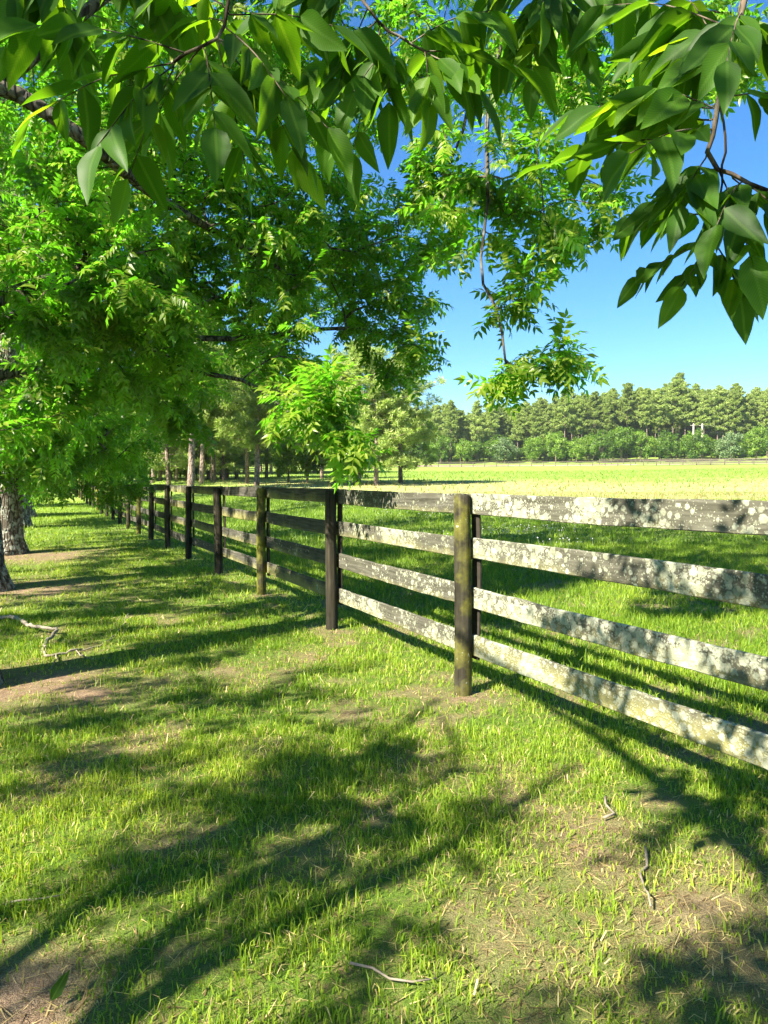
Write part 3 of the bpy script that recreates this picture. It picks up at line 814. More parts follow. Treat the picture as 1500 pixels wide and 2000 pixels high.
def near_branch(twig_px, leaves, r0=.006, label=None, tree=None):
    """twig_px: list of (px,py,Z); leaves: (px0,py0,Z0, px1,py1,Z1, pairs, leaflet length m, droop 0..1)."""
    tree = tree or near; near_O = np.array(tree.location)
    acc = Acc()
    tw = [at(*q) if len(q) == 3 else np.array(q[:3]) for q in twig_px]
    gsp = Grow(1); P = gsp.spline(tw, .03)
    P[1:-1] += RNG.normal(0, .0022, P[1:-1].shape)
    acc.tube(P - near_O, np.linspace(r0, r0 * .45, len(P)), 7, .5, True, .1)
    items = []
    for (x0, y0, z0, x1, y1, z1, pairs, ll, droop) in leaves:
        a, b = at(x0, y0, z0), at(x1, y1, z1)
        # the leaf stalk leaves the twig at its nearest point
        k = int(np.argmin(np.linalg.norm(P - a, axis=1)))
        L = np.linalg.norm(b - a)
        mid = (a + b) / 2 + np.array([0, 0, .06 * L])
        rp = gsp.spline([P[k], a * .85 + P[k] * .15, mid, b], .02)
        acc.tube(rp - near_O, np.linspace(.0017, .0008, len(rp)), 5, .5, False)
        d = np.linalg.norm(np.diff(rp, axis=0), axis=1); cum = np.concatenate([[0], np.cumsum(d)])
        s0 = np.linalg.norm(rp[0] - a)
        for q in range(pairs + 1):
            fr = (.12 + .86 * q / pairs)
            s = s0 + (cum[-1] - s0) * fr
            kk = min(np.searchsorted(cum, s), len(rp) - 1)
            t = rp[kk] - rp[max(kk - 2, 0)]; t /= np.linalg.norm(t) + 1e-9
            side = np.cross(t, [0, 0, 1.0]); side /= np.linalg.norm(side) + 1e-6
            for s_ in ((-1, 1) if q < pairs else (0,)):
                dirv = t * (1.0 if s_ == 0 else random.uniform(.45, .8)) + side * s_ * (1.0 - .55 * droop) + np.array([0, 0, -1.0]) * droop * random.uniform(.7, 1.25) + RNG.normal(0, .1, 3)
                items.append((rp[kk], dirv / np.linalg.norm(dirv), ll * random.uniform(.8, 1.15) * (.8 if q == 0 else 1)))
    br = obj('branch', acc.mesh('branch', [M['twig_bark']]), tree)
    if label: br['label'] = label
    for n_, (p, d, l) in enumerate(items):
        o = obj('leaflet', LEAFLETS[random.randrange(10)], br, p - near_O)
        x = Vector(d); upv = Vector((random.gauss(0, .6), -.35 + random.gauss(0, .55), 1.0))
        y = upv.cross(x).normalized(); z = x.cross(y)
        o.rotation_euler = Matrix((x, y, z)).transposed().to_euler(); l *= random.uniform(.78, 1.04); o.scale = (l, l, l)
    return br
near_branch([(-.9, 1.9, 3.1, 'w'), (448, -160, 1.32), (442, 0, 1.32), (432, 70, 1.32), (372, 100, 1.33), (340, 120, 1.34)], [
    (360, 102, 1.33, 20, 48, 1.25, 5, .12, .62), (345, 125, 1.34, 190, 285, 1.22, 4, .12, .6), (430, 80, 1.32, 590, 310, 1.45, 5, .115, .6), (440, 30, 1.32, 690, 62, 1.42, 5, .12, .72),
    (440, 10, 1.32, 200, -60, 1.4, 4, .135, .8), (400, 95, 1.33, 420, 250, 1.2, 4, .12, .45), (436, 50, 1.32, 560, 190, 1.25, 4, .12, .6), (385, 100, 1.33, 300, 240, 1.45, 4, .12, .6),
    (425, 85, 1.32, 480, 330, 1.5, 4, .11, .5), (345, 122, 1.34, 60, 230, 1.5, 4, .13, .5), (430, 75, 1.32, 640, 250, 1.3, 4, .11, .4), (345, 122, 1.34, 250, 350, 1.4, 3, .11, .3), (440, 40, 1.32, 320, 60, 1.5, 4, .12, .6)], .007, tree=over)
near_branch([(-.9, 1.9, 3.1, 'w'), (640, -170, 1.5), (690, -20, 1.5), (760, 60, 1.5), (830, 100, 1.52)], [
    (740, 40, 1.5, 600, 170, 1.6, 4, .13, .75), (760, 60, 1.5, 760, 200, 1.55, 4, .12, .5), (825, 100, 1.52, 930, 170, 1.5, 4, .125, .55), (830, 100, 1.52, 840, 190, 1.48, 3, .13, .6),
    (800, 85, 1.5, 960, 20, 1.6, 5, .13, .85), (700, -10, 1.5, 560, -50, 1.5, 4, .14, .9), (720, 10, 1.5, 640, 240, 1.6, 4, .125, .55), (690, -20, 1.5, 480, 40, 1.6, 5, .13, .8), (780, 75, 1.5, 690, 180, 1.45, 3, .12, .6), (830, 100, 1.52, 1010, 130, 1.6, 4, .12, .5), (745, 50, 1.5, 690, 300, 1.6, 4, .11, .3)], .006, tree=over)
near_branch([(-.9, 1.9, 3.1, 'w'), (250, -260, 1.45), (180, -90, 1.45), (120, -30, 1.45)], [
    (180, -90, 1.45, 300, 0, 1.4, 4, .14, .9), (130, -40, 1.45, 40, -10, 1.4, 4, .14, .9), (120, -30, 1.45, 130, 60, 1.5, 3, .14, .8), (160, -70, 1.45, 10, 90, 1.6, 4, .13, .7)], .005, tree=over)
near_branch([(.78, 1.2, 2.75, 'w'), (1480, -120, 1.25), (1455, 0, 1.25), (1422, 130, 1.25), (1396, 230, 1.25), (1382, 300, 1.25), (1402, 330, 1.25), (1500, 372, 1.25)], [
    (1400, 215, 1.25, 1130, 215, 1.4, 5, .125, .6), (1392, 250, 1.25, 1230, 300, 1.15, 4, .125, .55), (1420, 140, 1.25, 1330, -20, 1.4, 4, .14, .8), (1440, 60, 1.25, 1180, 10, 1.5, 5, .14, .95),
    (1410, 190, 1.25, 1560, 190, 1.2, 4, .13, .6), (1385, 300, 1.25, 1330, 400, 1.2, 4, .11, .5), (1400, 325, 1.25, 1465, 500, 1.18, 4, .11, .5), (1450, 352, 1.25, 1560, 460, 1.2, 4, .12, .6),
    (1420, 130, 1.25, 1300, 120, 1.35, 4, .13, .8), (1450, 20, 1.25, 1420, 120, 1.1, 3, .12, .6), (1400, 320, 1.25, 1290, 400, 1.3, 4, .11, .3), (1435, 90, 1.25, 1240, 90, 1.45, 4, .13, .7), (1396, 235, 1.25, 1170, 270, 1.5, 4, .12, .4), (1420, 340, 1.25, 1500, 420, 1.3, 3, .11, .4), (1450, 352, 1.25, 1400, 440, 1.15, 3, .11, .6), (1440, 60, 1.25, 1560, 60, 1.3, 4, .13, .8), (1388, 270, 1.25, 1080, 320, 1.45, 4, .12, .3), (1400, 215, 1.25, 1250, 170, 1.3, 4, .125, .7)], .008)
near_branch([(.78, 1.2, 2.75, 'w'), (1430, 60, 1.32), (1412, 330, 1.32), (1405, 430, 1.32), (1400, 480, 1.32)], [
    (1405, 420, 1.32, 1215, 440, 1.38, 4, .095, .45), (1402, 465, 1.32, 1250, 540, 1.36, 4, .092, .35), (1400, 480, 1.32, 1330, 560, 1.3, 3, .092, .4), (1400, 480, 1.32, 1445, 570, 1.28, 3, .11, .6)], .004)
near_branch([(.78, 1.2, 2.75, 'w'), (1100, -160, 1.7), (1080, -60, 1.7), (1060, -20, 1.7)], [
    (1075, -50, 1.7, 1060, 10, 1.6, 3, .14, 1.0), (1080, -60, 1.7, 1230, -10, 1.6, 4, .15, 1.1), (1065, -30, 1.7, 960, -10, 1.7, 4, .13, .8), (1080, -60, 1.7, 1130, 60, 1.7, 3, .13, .8), (1065, -30, 1.7, 1010, 80, 1.75, 4, .12, .6), (1060, -20, 1.7, 1040, 150, 1.75, 4, .12, .4), (1080, -60, 1.7, 1160, 140, 1.7, 4, .12, .5)], .004)

# ------------------------------------------------------------------ pines and broad-leaved trees beyond
def pine_mesh(seed, h, trunk_r, bare_frac, n_branch, spread, puffs, needles, nlen, nwid, puff_r):
    rg = np.random.default_rng(seed)
    tr, cr = Acc(), Acc()
    zs = np.linspace(-.2, h * .97, 14)
    lean = rg.normal(0, .012, 2)
    P = np.stack([lean[0] * zs + .05 * np.sin(zs * .7 + seed), lean[1] * zs + .05 * np.cos(zs * .6 + seed), zs], -1)
    tr.tube(P, trunk_r * (1 - zs / h * .85) + .01, 9, .5, True, .05)
    puffc, pr = [], []
    for b in range(n_branch):
        f = (b + rg.random()) / n_branch
        z = h * (bare_frac + (1 - bare_frac) * f * .98)
        L = spread * math.sqrt(max(.04, 1.0 - f ** 2.6)) * rg.uniform(.4, 1.2) * (.75 if f < .08 else 1)
        az = b * 2.4 + rg.random()
        rise = rg.uniform(-.1, .35) + .35 * f
        o = np.array([np.interp(z, zs, P[:, 0]), np.interp(z, zs, P[:, 1]), z])
        dv = np.array([math.cos(az), math.sin(az), rise])
        mid = o + dv * L * .5 + np.array([0, 0, -.06 * L]); end = o + dv * L
        tr.tube([o, mid, end], [trunk_r * .22 * (1 - .6 * f), trunk_r * .12, .012], 4, .5, False)
        for q in range(puffs):
            s = rg.uniform(.35, 1.05)
            puffc.append(o + (end - o) * s + rg.normal(0, .16 * L * .6 + .08, 3) * [1, 1, .55]); pr.append(puff_r * rg.uniform(.6, 1.25))
    for q in range(max(3, puffs)): puffc.append(np.array([P[-1, 0], P[-1, 1], h * rg.uniform(.93, 1.0)]) + rg.normal(0, .15, 3)); pr.append(puff_r * .8)
    C = np.array(puffc); pr = np.array(pr); m = len(C)
    d = rg.normal(size=(m, needles, 3)); d[..., 2] = d[..., 2] * .7 + .25; d /= np.linalg.norm(d, axis=2, keepdims=True)
    start = C[:, None] + d * (pr[:, None, None] * rg.uniform(.15, .75, (m, needles, 1)))
    dd = d + rg.normal(0, .35, d.shape); dd /= np.linalg.norm(dd, axis=2, keepdims=True)
    L = nlen * rg.uniform(.6, 1.3, (m, needles, 1))
    u = np.cross(dd, rg.normal(size=dd.shape) * .7 + d * .9 + np.array([0, 0, .9])); u /= np.linalg.norm(u, axis=2, keepdims=True)
    a = start + u * nwid; b = start - u * nwid; c = start + dd * L
    V = np.stack([a, b, c], 2).reshape(-1, 3)
    T = np.arange(len(V)).reshape(-1, 3)
    t = np.repeat(np.clip(rg.normal(.45, .16, m), 0, 1), needles * 3) + rg.normal(0, .05, len(V))
    cr.add(V, T, None, np.clip(t, 0, 1))
    return tr.mesh('trunk', [M['pine_bark']]), cr.mesh('crown', [M['pine_needles']], False)
def broad_mesh(seed, h, rad, n_lobe, per, leaf, mat):
    """Round-headed tree or bush: short trunk with forks, crown of leaf clumps with gaps."""
    rg = np.random.default_rng(seed); tr, cr = Acc(), Acc()
    top = h * .6
    tr.tube([(0, 0, -.2), (.05, 0, h * .2), (0, .05, top)], [h * .028, h * .022, h * .008], 8, .5, True, .06)
    V, T, A = [], [], []
    C = []
    for k in range(n_lobe):
        v = rg.normal(size=3); v /= np.linalg.norm(v); f = rg.random() ** .45
        c = np.array([v[0] * rad * f * .85, v[1] * rad * f * .85, h * .54 + v[2] * h * .42 * f]); c[2] = max(c[2], h * .1)
        C.append(c)
        if k % 3 == 0: tr.tube([(0, 0, h * rg.uniform(.15, .45)), c * [.5, .5, 1] * .9 + [0, 0, -.1], c], [h * .012, h * .007, h * .003], 4, .5, False)
    C = np.array(C)
    d = rg.normal(size=(n_lobe, per, 3)); d /= np.linalg.norm(d, axis=2, keepdims=True)
    r = rad * .3 * rg.uniform(.6, 1.3, (n_lobe, 1, 1)) * rg.uniform(.55, 1.0, (n_lobe, per, 1))
    P = C[:, None] + d * r * [1, 1, .75]
    nrm = d + rg.normal(0, .5, d.shape); nrm[..., 2] += .4; nrm /= np.linalg.norm(nrm, axis=2, keepdims=True)
    u = np.cross(nrm, rg.normal(size=d.shape)); u /= np.linalg.norm(u, axis=2, keepdims=True); w = np.cross(nrm, u)
    s = leaf * rg.uniform(.6, 1.3, (n_lobe, per, 1))
    V = np.stack([P - u * s, P + w * s * .45, P + u * s, P - w * s * .45], 2).reshape(-1, 3)
    q = np.arange(len(V)).reshape(-1, 4)
    t = np.repeat(np.clip(rg.normal(.45, .16, n_lobe), 0, 1), per * 4) + rg.normal(0, .08, len(V))
    cr.add(V, None, q, np.clip(t, 0, 1))
    return tr.mesh('trunk', [M['pine_bark']]), cr.mesh('crown', [mat], False)
def plant_tree(name, meshes, x, y, sc=1.0, rz=0, label='', cat='tree', group=None, sx=1.0):
    o = empty(name, (x, y, float(gh(x, y))), rz); o.scale = (sc * sx, sc * sx, sc)
    obj('trunk', meshes[0], o); obj('crown', meshes[1], o, kind='stuff')
    tag(o, label, cat, group); return o
def px_x(px, Y): return (px - 750) / FPX * Y

far_pines = [pine_mesh(100 + s, 20.0, .2, .36 + .06 * (s % 3), 46, 2.7, 16, 26, .36, .095, .42) for s in range(5)]
low_pines = [pine_mesh(120 + s, 18.5, .2, .03, 62, 3.7, 14, 26, .42, .13, .6) for s in range(3)]
mid_pines = [pine_mesh(200 + s, 10.0, .19, bf, 52, sp, 12, 50, .26, .038, .36) for s, (bf, sp) in enumerate(((.34, 2.7), (.26, 3.0), (.12, 3.7), (.4, 2.4)))]
broads = [broad_mesh(300 + s, 9.0, 4.2, 60, 75, .26, M['broad_leaf']) for s in range(4)]
shrubs = [broad_mesh(320 + s, 6.0, 3.4, 46, 70, .2, M['shrub_leaf']) for s in range(2)]

rf = random.Random(5)
for row, Y in enumerate((207, 213, 220, 228, 237)):
    x = -70 + rf.uniform(0, 3)
    while x < 150:
        yy = Y + rf.uniform(-3, 3) - .10 * max(0, x - 20)
        px = 750 + x / yy * FPX
        hsc = np.interp(px, [600, 850, 1000, 1150, 1330, 1420, 1600], [.86, .82, .84, .97, 1.06, .98, 1.0]) * rf.uniform(.82, 1.08)
        plant_tree('pine_tree', far_pines[rf.randrange(5)] if row < 3 else low_pines[rf.randrange(3)], x, yy, hsc, rf.uniform(0, 6), 'tall slender pine in the wood beyond the far fence', 'tree', 'pines of the far wood')
        x += rf.uniform(3.4, 5.0)
for n_ in range(64):
    x = -60 + n_ * 3.2 + rf.uniform(-1, 1); yy = 203 + rf.uniform(0, 7) - .10 * max(0, x - 20)
    plant_tree('shrub', broads[n_ % 4], x, yy, rf.uniform(.45, 1.0), rf.uniform(0, 6), 'undergrowth bush between the trunks of the far wood', 'shrub', 'undergrowth of the far wood', rf.uniform(.75, 1.4))
plant_tree('pine_tree', far_pines[2], px_x(1327, 228), 228, 1.24, 2.0, 'pine rising highest above the far wood', 'tree')
edge_trees = [(860, .95, 0, 'rounded bright green tree at the far wood edge, leftmost over the paddock'), (905, .8, 0, 'small bright green tree beside the leftmost one at the wood edge'), (985, .95, 1, 'dull grey-green shrub-like tree at the wood edge'),
    (1040, .85, 0, 'bright green tree just right of the grey-green shrub at the wood edge'), (1085, 1.0, 0, 'broad bright green tree at the wood edge, under the dangling branch'), (1125, .8, 0, 'small green tree between two broad ones at the wood edge'),
    (1175, 1.02, 0, 'tall bright green tree at the middle of the wood edge'), (1212, 1.15, 0, 'tallest bright green tree at the wood edge'), (1250, 1.0, 0, 'bright green tree right of the tallest one at the wood edge'),
    (1300, .95, 0, 'bright green tree left of the two utility poles'), (1356, .98, 0, 'low bright green tree in front of the two utility poles'), (1425, 1.1, 2, 'yellow-green tree right of the two utility poles'), (1475, 1.05, 0, 'bright green tree second from the right edge at the wood edge'), (1520, 1.1, 0, 'bright green tree cut by the right edge of the photo')]
for n_, (px, sc, ty, lab) in enumerate(edge_trees):
    Y = 199 - max(0, px - 1000) * .03 + rf.uniform(-1.5, 1.5)
    plant_tree('broadleaf_tree', shrubs[n_ % 2] if ty else broads[n_ % 4], px_x(px, Y), Y, sc * (1.3 if ty else 1), rf.uniform(0, 6), lab, 'tree', 'green trees along the far wood edge', .95)
# pines standing in the paddock behind the fence
mids = [(373, 47, 1.25, 3, 'pine with thick pale grey trunk behind the fence, second window post'), (396, 56, 1.1, 3, 'slim pine with reddish trunk right of the thick pale one'), (418, 62, 1.15, 0, 'slim grey pine, third trunk in the gap under the pecan branches'),
    (482, 58, 1.0, 0, 'pine with reddish trunk left of the hanging pecan branch'), (503, 53, 1.1, 1, 'pine with grey trunk directly beside the reddish one'), (655, 62, .95, 2, 'bushy pine half hidden by the hanging pecan branch'),
    (700, 57, 1.12, 2, 'bushy paddock pine with leafy flank right of the hanging branch'), (736, 54, 1.0, 2, 'rightmost paddock pine, double trunk look, shadow on the grass'), (782, 59, 1.0, 2, 'low-branched pine at the right end of the paddock clump'),
    (330, 60, 1.1, 2, 'bushy pine behind the dark fence posts on the left'), (300, 66, 1.1, 1, 'pine behind the leaves at the left end of the paddock clump'), (445, 75, 1.0, 2, 'bushy pine set back in the gap between trunks')]
for n_, (px, Y, sc, ty, lab) in enumerate(mids):
    plant_tree('pine_tree', mid_pines[ty], px_x(px, Y), Y, sc, rf.uniform(0, 6), lab, 'tree', 'pines in the paddock')
for n_, (px, Y, sc) in enumerate([(563, 62, .48), (600, 60, .5)]):
    plant_tree('broadleaf_tree', broads[n_], px_x(px, Y), Y, sc, n_, ['small dark paddock tree, left of two below the hanging branch', 'small dark paddock tree, right of two below the hanging branch'][n_], 'tree', 'small trees in the paddock', .8)
for n_ in range(30):
    px = 230 + n_ * 14 + rf.uniform(-8, 8); Y = rf.uniform(92, 135)
    plant_tree('pine_tree', mid_pines[(2, 1, 2, 0)[n_ % 4]], px_x(px, Y), Y, rf.uniform(1.1, 1.6), rf.uniform(0, 6), 'pine in the hazy stand behind the paddock pines', 'tree', 'pines of the stand behind the paddock')
for n_ in range(18):
    px = 262 + n_ * 10.5 + rf.uniform(-5, 5); Y = rf.uniform(66, 84)
    plant_tree('shrub', shrubs[n_ % 2] if n_ % 3 == 0 else broads[n_ % 4], px_x(px, Y), Y, rf.uniform(.4, .75), rf.uniform(0, 6), 'dark shrub in the thicket under the paddock pines', 'shrub', 'shrubs under the paddock pines')
for n_, (px, Y, sc) in enumerate(((312, 70, 1.0), (345, 66, .8), (408, 72, .95), (438, 68, .7), (462, 74, 1.05), (520, 76, 1.0), (545, 82, 1.1), (630, 74, 1.0))):
    plant_tree('pine_tree', mid_pines[2], px_x(px, Y), Y, sc, n_ * 1.3, 'low-skirted young pine between the trunks of the paddock pines', 'tree', 'young pines under the paddock pines')
# backdrop trees left of the lane
for n_ in range(16):
    a = n_ / 15; x = -16 - 40 * a + rf.uniform(-2, 2) - 6; y = 14 + 75 * a + rf.uniform(-3, 3)
    plant_tree('broadleaf_tree', broads[n_ % 4], x, y, rf.uniform(.9, 1.3), rf.uniform(0, 6), 'green tree of the belt behind the pecan row', 'tree', 'tree belt left of the lane')
# stout pale trunk where the lane ends
pt = empty('lane_end_tree', (px_x(113, 70), 70, float(gh(px_x(113, 70), 70))))
a_ = Acc(); a_.tube([(0, 0, -.2), (.03, 0, .5), (0, 0, 2.0), (.1, 0, 5), (0, .2, 8)], [.62, .48, .42, .34, .2], 14, .5, True, .05); obj('trunk', a_.mesh('trunk', [M['pale_bark']]), pt)
cr_ = obj('crown', broads[1][1], pt, (0, 0, 2.6), 'stuff')
tag(pt, 'tree with stout pale grey trunk standing at the end of the mown lane', 'tree')

# ------------------------------------------------------------------ far fences, road, poles
def far_fence(name, pts, label, h=1.4, sp=3.0):
    pts = np.array(pts, float); d = np.concatenate([[0], np.cumsum(np.linalg.norm(np.diff(pts, axis=0), axis=1))])
    n = int(d[-1] / sp)
    xs = np.interp(np.arange(n + 1) * sp, d, pts[:, 0]); ys = np.interp(np.arange(n + 1) * sp, d, pts[:, 1])
    root = empty(name, (xs[0], ys[0], float(gh(xs[0], ys[0])))); tag(root, label, 'fence')
    O = np.array(root.location)
    a = Acc(); a.tube([(0, 0, -.1), (0, 0, h)], [.085, .075], 8); pm = a.mesh('post', [M['far_wood']])
    bm_ = board_mesh('rail', 1.0, .15, .035, 5, M['far_wood'], 2)
    for k in range(n + 1):
        z = float(gh(xs[k], ys[k])); obj('post', pm, root, np.array([xs[k], ys[k], z]) - O)
        if k < n:
            z1 = float(gh(xs[k + 1], ys[k + 1])); v = np.array([xs[k + 1] - xs[k], ys[k + 1] - ys[k], z1 - z]); L = np.linalg.norm(v)
            for hh in (.45, .85, 1.27):
                o = obj('rail', bm_, root, np.array([(xs[k] + xs[k + 1]) / 2 + .1 * v[1] / L, (ys[k] + ys[k + 1]) / 2 - .1 * v[0] / L, (z + z1) / 2 + hh]) - O)
                o.scale = (L, 1, 1); o.rotation_euler = (0, -math.asin(v[2] / L), math.atan2(v[1], v[0]))
far_a = [(px_x(430, 118), 118), (px_x(600, 150), 150), (px_x(800, 186), 186), (px_x(1000, 184), 184), (px_x(1250, 174), 174), (px_x(1550, 156), 156)]
far_fence('paddock_fence', far_a, 'low dark three-rail fence across the far side of the paddock')
far_fence('paddock_fence', [(px_x(1170, 188), 188), (px_x(1350, 179), 179), (px_x(1560, 166), 166)], 'short dark fence on the far side of the dirt road')
def strip(name, pts, w, mat, lift=.02):
    pts = np.array(pts, float); d = np.concatenate([[0], np.cumsum(np.linalg.norm(np.diff(pts, axis=0), axis=1))])
    s = np.arange(0, d[-1], 1.5); c = np.stack([np.interp(s, d, pts[:, 0]), np.interp(s, d, pts[:, 1])], -1)
    t = np.gradient(c, axis=0); t /= np.linalg.norm(t, axis=1, keepdims=True); n = np.stack([-t[:, 1], t[:, 0]], -1)
    rows = [c + n * (w * f) for f in (-.5, -.25, 0, .25, .5)]
    V = np.stack([np.concatenate([r, (gh(r[:, 0], r[:, 1]) + lift + .12)[:, None]], 1) for r in rows], 1).reshape(-1, 3)
    i = np.arange(len(c) - 1)[:, None] * 5; j = np.arange(4)[None]
    Q = np.stack([i + j, i + j + 5, i + j + 6, i + j + 1], -1).reshape(-1, 4)[:, ::-1]
    return obj(name, make_mesh(name, V, None, Q, None, True, [mat]), kind='structure')
strip('dirt_road', [(px_x(760, 189), 189), (px_x(1000, 188), 188), (px_x(1250, 179), 179), (px_x(1600, 161), 161)], 5.5, M['road'])
poles = []
for n_, (px, Y, lab) in enumerate(((1352, 192, 'pale utility pole, left of the pair in front of the wood'), (1369, 194, 'darker utility pole, right of the pair in front of the wood'))):
    x = px_x(px, Y); z = float(gh(x, Y)); ph = (1.48 + (941 - 828) / FPX * Y) - z
    root = empty('utility_pole', (x, Y, z)); a = Acc(); a.tube([(0, 0, -.3), (0, 0, ph * .5), (0, 0, ph)], [.26, .22, .18], 10, .5, True)
    obj('shaft', a.mesh('shaft', [M['pole_wood']]), root)
    b = Acc(); b.tube([(-.9, 0, ph - .5), (.9, 0, ph - .5)], [.06, .06], 6); obj('crossarm', b.mesh('crossarm', [M['pole_wood']]), root)
    tag(root, lab, 'pole', 'utility poles'); poles.append((x, Y, z + ph - .45))
for n_, dz in enumerate((0.0, -1.7)):
    x, Y, z = poles[1]; e = (px_x(1620, 185), 185, z + dz + .8)
    a = Acc(); a.tube([np.array([x, Y, z + dz]) * (1 - t) + np.array(e) * t + [0, 0, -1.2 * math.sin(math.pi * t)] for t in np.linspace(0, 1, 12)], .028, 4)
    o = obj('power_line', a.mesh('power_line', [M['wire']])); tag(o, ['upper power line running right from the utility poles', 'lower power line running right from the utility poles'][n_], 'wire', 'power lines')

# ------------------------------------------------------------------ thin air between here and the wood
k = NT('haze'); pv = k.t.nodes.new('ShaderNodeVolumePrincipled'); pv.inputs['Color'].default_value = (.92, .95, 1, 1); pv.inputs['Density'].default_value = .00022; pv.inputs['Anisotropy'].default_value = .3
k.t.links.new(pv.outputs[0], k.out.inputs['Volume']); M['haze'] = k.m
hv = np.array([(x, y, z) for x in (-1300, 1300) for y in (-700, 1900) for z in (-6, 60)], float)
obj('haze', make_mesh('haze', hv, None, [(0, 1, 3, 2), (4, 6, 7, 5), (0, 4, 5, 1), (2, 3, 7, 6), (0, 2, 6, 4), (1, 5, 7, 3)], None, False, [M['haze']]), kind='stuff')

# ------------------------------------------------------------------ grass
def blades(name, xy, length, width, lean, tint, segs, rg):
    n = len(xy); z = gh(xy[:, 0], xy[:, 1]) - .004
    base = np.concatenate([xy, z[:, None]], 1)
    az = rg.random(n) * 2 * math.pi
    d = np.stack([np.cos(az), np.sin(az), np.zeros(n)], -1)
    fa = rg.random(n) * 2 * math.pi
    s = np.stack([np.cos(fa), np.sin(fa), np.zeros(n)], -1) * (width / 2)[:, None]
    up = np.array([0, 0, 1.0])
    l = length[:, None]; ln = lean[:, None]
    tip = base + up * l * (1 - .45 * ln) + d * l * ln
    if segs == 1:
        V = np.stack([base - s, base + s, tip], 1).reshape(-1, 3); T = np.arange(3 * n).reshape(-1, 3)
        tt = np.repeat(tint, 3)
    else:
        m = base + up * l * .58 + d * l * ln * .32
        V = np.stack([base - s, base + s, m - s * .8, m + s * .8, tip], 1).reshape(-1, 3)
        T = (np.array([(0, 1, 3), (0, 3, 2), (2, 3, 4)])[None] + (np.arange(n) * 5)[:, None, None]).reshape(-1, 3)
        tt = np.repeat(tint, 5)
    return V, T, tt
gr = np.random.default_rng(21)
def scatter(z0, z1, dens, extra=1.4):
    A = .60 * (z1 ** 2 - z0 ** 2) + 2 * extra * (z1 - z0)
    n = int(A * dens)
    y = np.sqrt(gr.random(n) * (z1 ** 2 - z0 ** 2) + z0 ** 2)
    x = (gr.random(n) * 2 - 1) * (.60 * y + extra)
    return np.stack([x, y], -1)
acc = Acc()
for (z0, z1, dens, lo, hi, wd, segs) in ((1.5, 4.2, 9400, .022, .075, .004, 2), (4.2, 8, 3600, .026, .08, .0058, 2), (8, 16, 1000, .04, .10, .012, 1), (16, 42, 150, .06, .13, .026, 1), (42, 120, 5, .1, .25, .06, 1)):
    xy = scatter(z0, z1, dens)
    b = bare_map(xy[:, 0], xy[:, 1]); pad = sstep(.2, 1.5, fdist(xy[:, 0], xy[:, 1]))
    clump = fbm(xy[:, 0], xy[:, 1], 5.0, 3)
    keep = gr.random(len(xy)) < (1 - b * .97) * np.clip(.25 + 1.9 * (clump - .28) + .35 * pad, .06, 1)
    for tx, ty in TREES.values(): keep &= np.hypot(xy[:, 0] - tx, xy[:, 1] - ty) > .34
    dry_ = dry_map(xy[:, 0], xy[:, 1]); keep &= (gr.random(len(xy)) > dry_ * .8) if z1 < 60 else (gr.random(len(xy)) < .3 + .7 * clump)
    xy = xy[keep]; clump = clump[keep]; pad = pad[keep]; b = b[keep]
    n = len(xy)
    ln = (lo + (hi - lo) * gr.random(n) ** 2.0) * (.65 + .8 * clump) * (1 + .5 * pad) * (1 - .45 * b)
    tall = gr.random(n) < .05; ln = np.where(tall, ln * 1.5, ln)
    tint = np.clip(gr.normal(.45, .17, n) + (fbm(xy[:, 0], xy[:, 1], .9, 3) - .5) * .5 - .12 * pad, 0, .77)
    strawm = gr.random(n) < (.05 + .16 * b) * (1 - .75 * pad); tint = np.where(strawm, gr.uniform(.9, 1, n), tint)
    if z1 > 20: tint = np.where(gr.random(n) < dry_map(xy[:, 0], xy[:, 1]) * .8, gr.uniform(.86, .93, n), tint * .8)
    V, T, tt = blades('grass', xy, ln, wd * gr.uniform(.55, 1.55, n), np.where(strawm, gr.uniform(.7, 1.5, n), np.clip(gr.normal(.45, .25, n), .05, 1.1)), tint, segs, gr)
    acc.add(V, T, None, tt)
    if z1 <= 8:      # dead blades, straw and crumbs of bark lying on the soil
        xy = scatter(z0, z1, 1500 if z1 < 5 else 600); xy = xy[fdist(xy[:, 0], xy[:, 1]) < .6]; n = len(xy)
        keep = gr.random(n) < .3 + bare_map(xy[:, 0], xy[:, 1]); xy = xy[keep]; n = len(xy)
        tint = np.where(gr.random(n) < .5, gr.uniform(.815, .88, n), gr.uniform(.9, 1.0, n))
        V, T, tt = blades('litter', xy, gr.uniform(.012, .06, n), gr.uniform(.002, .006, n), gr.uniform(1.3, 2.0, n), tint, 1, gr)
        V[:, 2] += .006
        acc.add(V, T, None, tt)
k = NT('grass_blades'); t_ = k.attr('tint')
c_ = k.ramp(t_, [(0, (.065, .135, .010)), (.42, (.165, .275, .018)), (.78, (.36, .43, .05)), (.81, (.09, .055, .028)), (.87, (.24, .16, .085)), (.92, (.42, .33, .14)), (1, (.64, .52, .28))])
k.leafy(c_, k.mix(1.0, c_, (1.7, 1.6, .5), 'MULTIPLY'), .5, .35, .4); M['grass_blades'] = k.m
g_ = obj('grass', acc.mesh('grass', [M['grass_blades']], False), kind='stuff'); tag(g_, 'green grass of the lawn and paddock with worn patches', 'grass')
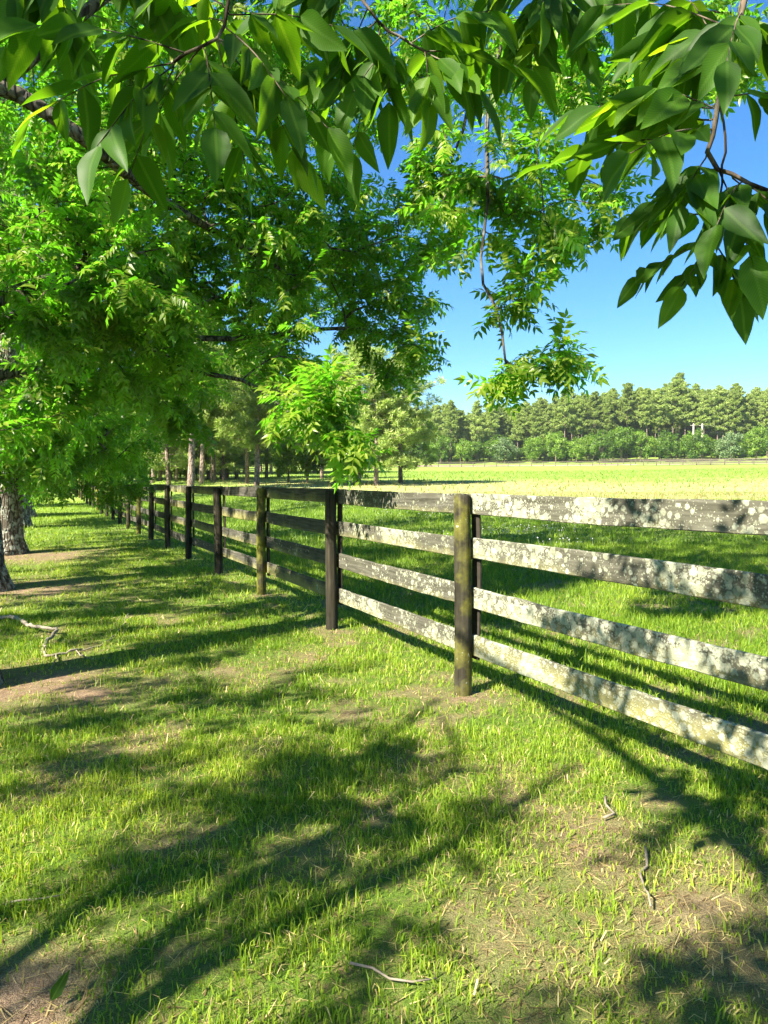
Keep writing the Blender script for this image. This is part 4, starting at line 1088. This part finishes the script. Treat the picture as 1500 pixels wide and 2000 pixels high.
# pale seed heads and small white flowers beyond the fence
acc = Acc()
for (px, py, rr, n) in ((700, 995, 2.2, 130), (1000, 1042, .9, 90), (1100, 1068, .25, 14), (600, 985, 2.5, 70), (830, 1005, 1.5, 60)):
    c = ground_at(px, py)
    for q in range(n):
        x, y = c[0] + gr.normal(0, rr), c[1] + gr.normal(0, rr * .8)
        if fdist(x, y) < .5: continue
        z = float(gh(x, y)); h_ = gr.uniform(.08, .2); s = gr.uniform(.01, .02); dx, dy = gr.normal(0, .03, 2)
        p = np.array([x + dx, y + dy, z + h_])
        V = np.array([p + [s, 0, 0], p + [0, s, 0], p - [s, 0, 0], p - [0, s, 0], p + [0, 0, s * .8], p - [0, 0, s * .8]])
        acc.add(V, [(0, 1, 4), (1, 2, 4), (2, 3, 4), (3, 0, 4), (1, 0, 5), (2, 1, 5), (3, 2, 5), (0, 3, 5)], None, 1.0)
        acc.add(np.array([(x - .002, y, z), (x + .002, y, z), p]), [(0, 1, 2)], None, .0)
me = acc.mesh('wild_flowers', [M['flower']], True)
o = obj('wild_flowers', me, kind='stuff'); tag(o, 'small white flowers scattered in the paddock grass', 'flowers')

# ------------------------------------------------------------------ fallen sticks and leaf
def stick(name, paths, label, cat='stick', lift=.02):
    """paths: list of (list of (px,py[,height]), r0, r1), all one fallen piece."""
    acc = Acc(); g0 = Grow(2); O = ground_at(paths[0][0][0][0], paths[0][0][0][1])
    for pts, r0, r1 in paths:
        W = []
        for q in pts:
            p = ground_at(q[0], q[1]); p = p + np.array([0, 0, lift + (q[2] if len(q) > 2 else 0)]); W.append(p)
        P = g0.spline(W, .05); P += RNG.normal(0, .006, P.shape)
        acc.tube(P - O, np.linspace(r0, r1, len(P)) * .85, 7, .5, True, .2)
    o = obj(name, acc.mesh(name, [M['stick']]), loc=O); tag(o, label, cat, 'fallen wood on the lawn'); return o
stick('fallen_branch', [([(-30, 1216), (25, 1212, .02), (60, 1232, .03), (88, 1238, .05), (112, 1242, .04), (95, 1260, .03), (86, 1272), (92, 1286), (120, 1282), (160, 1274)], .026, .012), ([(160, 1274), (200, 1262), (235, 1232), (250, 1212, .05)], .008, .004),
    ([(112, 1284), (105, 1300), (98, 1316)], .008, .003), ([(150, 1276), (175, 1290), (215, 1288)], .007, .003)], 'crooked pale fallen branch lying on the grass at the left edge', 'branch')
stick('dead_twigs', [([(48, 1080), (40, 1072, .06), (30, 1066, .2), (22, 1058, .38)], .02, .008), ([(40, 1074, .05), (46, 1070, .18), (52, 1064, .34)], .014, .006), ([(38, 1073, .05), (28, 1074, .12), (20, 1080, .03)], .013, .006)], 'forked whitish dead twigs propped at the pale trunk', 'branch')
stick('curved_stick', [([(1182, 1568), (1184, 1582), (1193, 1588), (1192, 1597), (1178, 1605)], .008, .006)], 'short hook-shaped grey stick near the lowest rail')
stick('forked_stick', [([(1266, 1668), (1264, 1695), (1248, 1724), (1262, 1752), (1275, 1782)], .007, .004)], 'thin bent grey stick in the bare patch at lower right')
stick('thin_stick', [([(680, 1888), (720, 1895), (760, 1915), (800, 1935), (850, 1925)], .005, .003)], 'thin pale stick lying in the grass at bottom centre')
stick('thin_stick', [([(-10, 1772), (50, 1770), (90, 1762), (125, 1758)], .005, .003)], 'thin pale stick at the left edge near the bottom')
lo_ = obj('fallen_leaf', LEAFLETS[3], loc=ground_at(100, 1975) + np.array([0, 0, .03])); lo_.scale = (.085,) * 3; lo_.rotation_euler = (R(40), R(-35), R(70)); tag(lo_, 'single bright green leaf lying in the grass at bottom left', 'leaf')
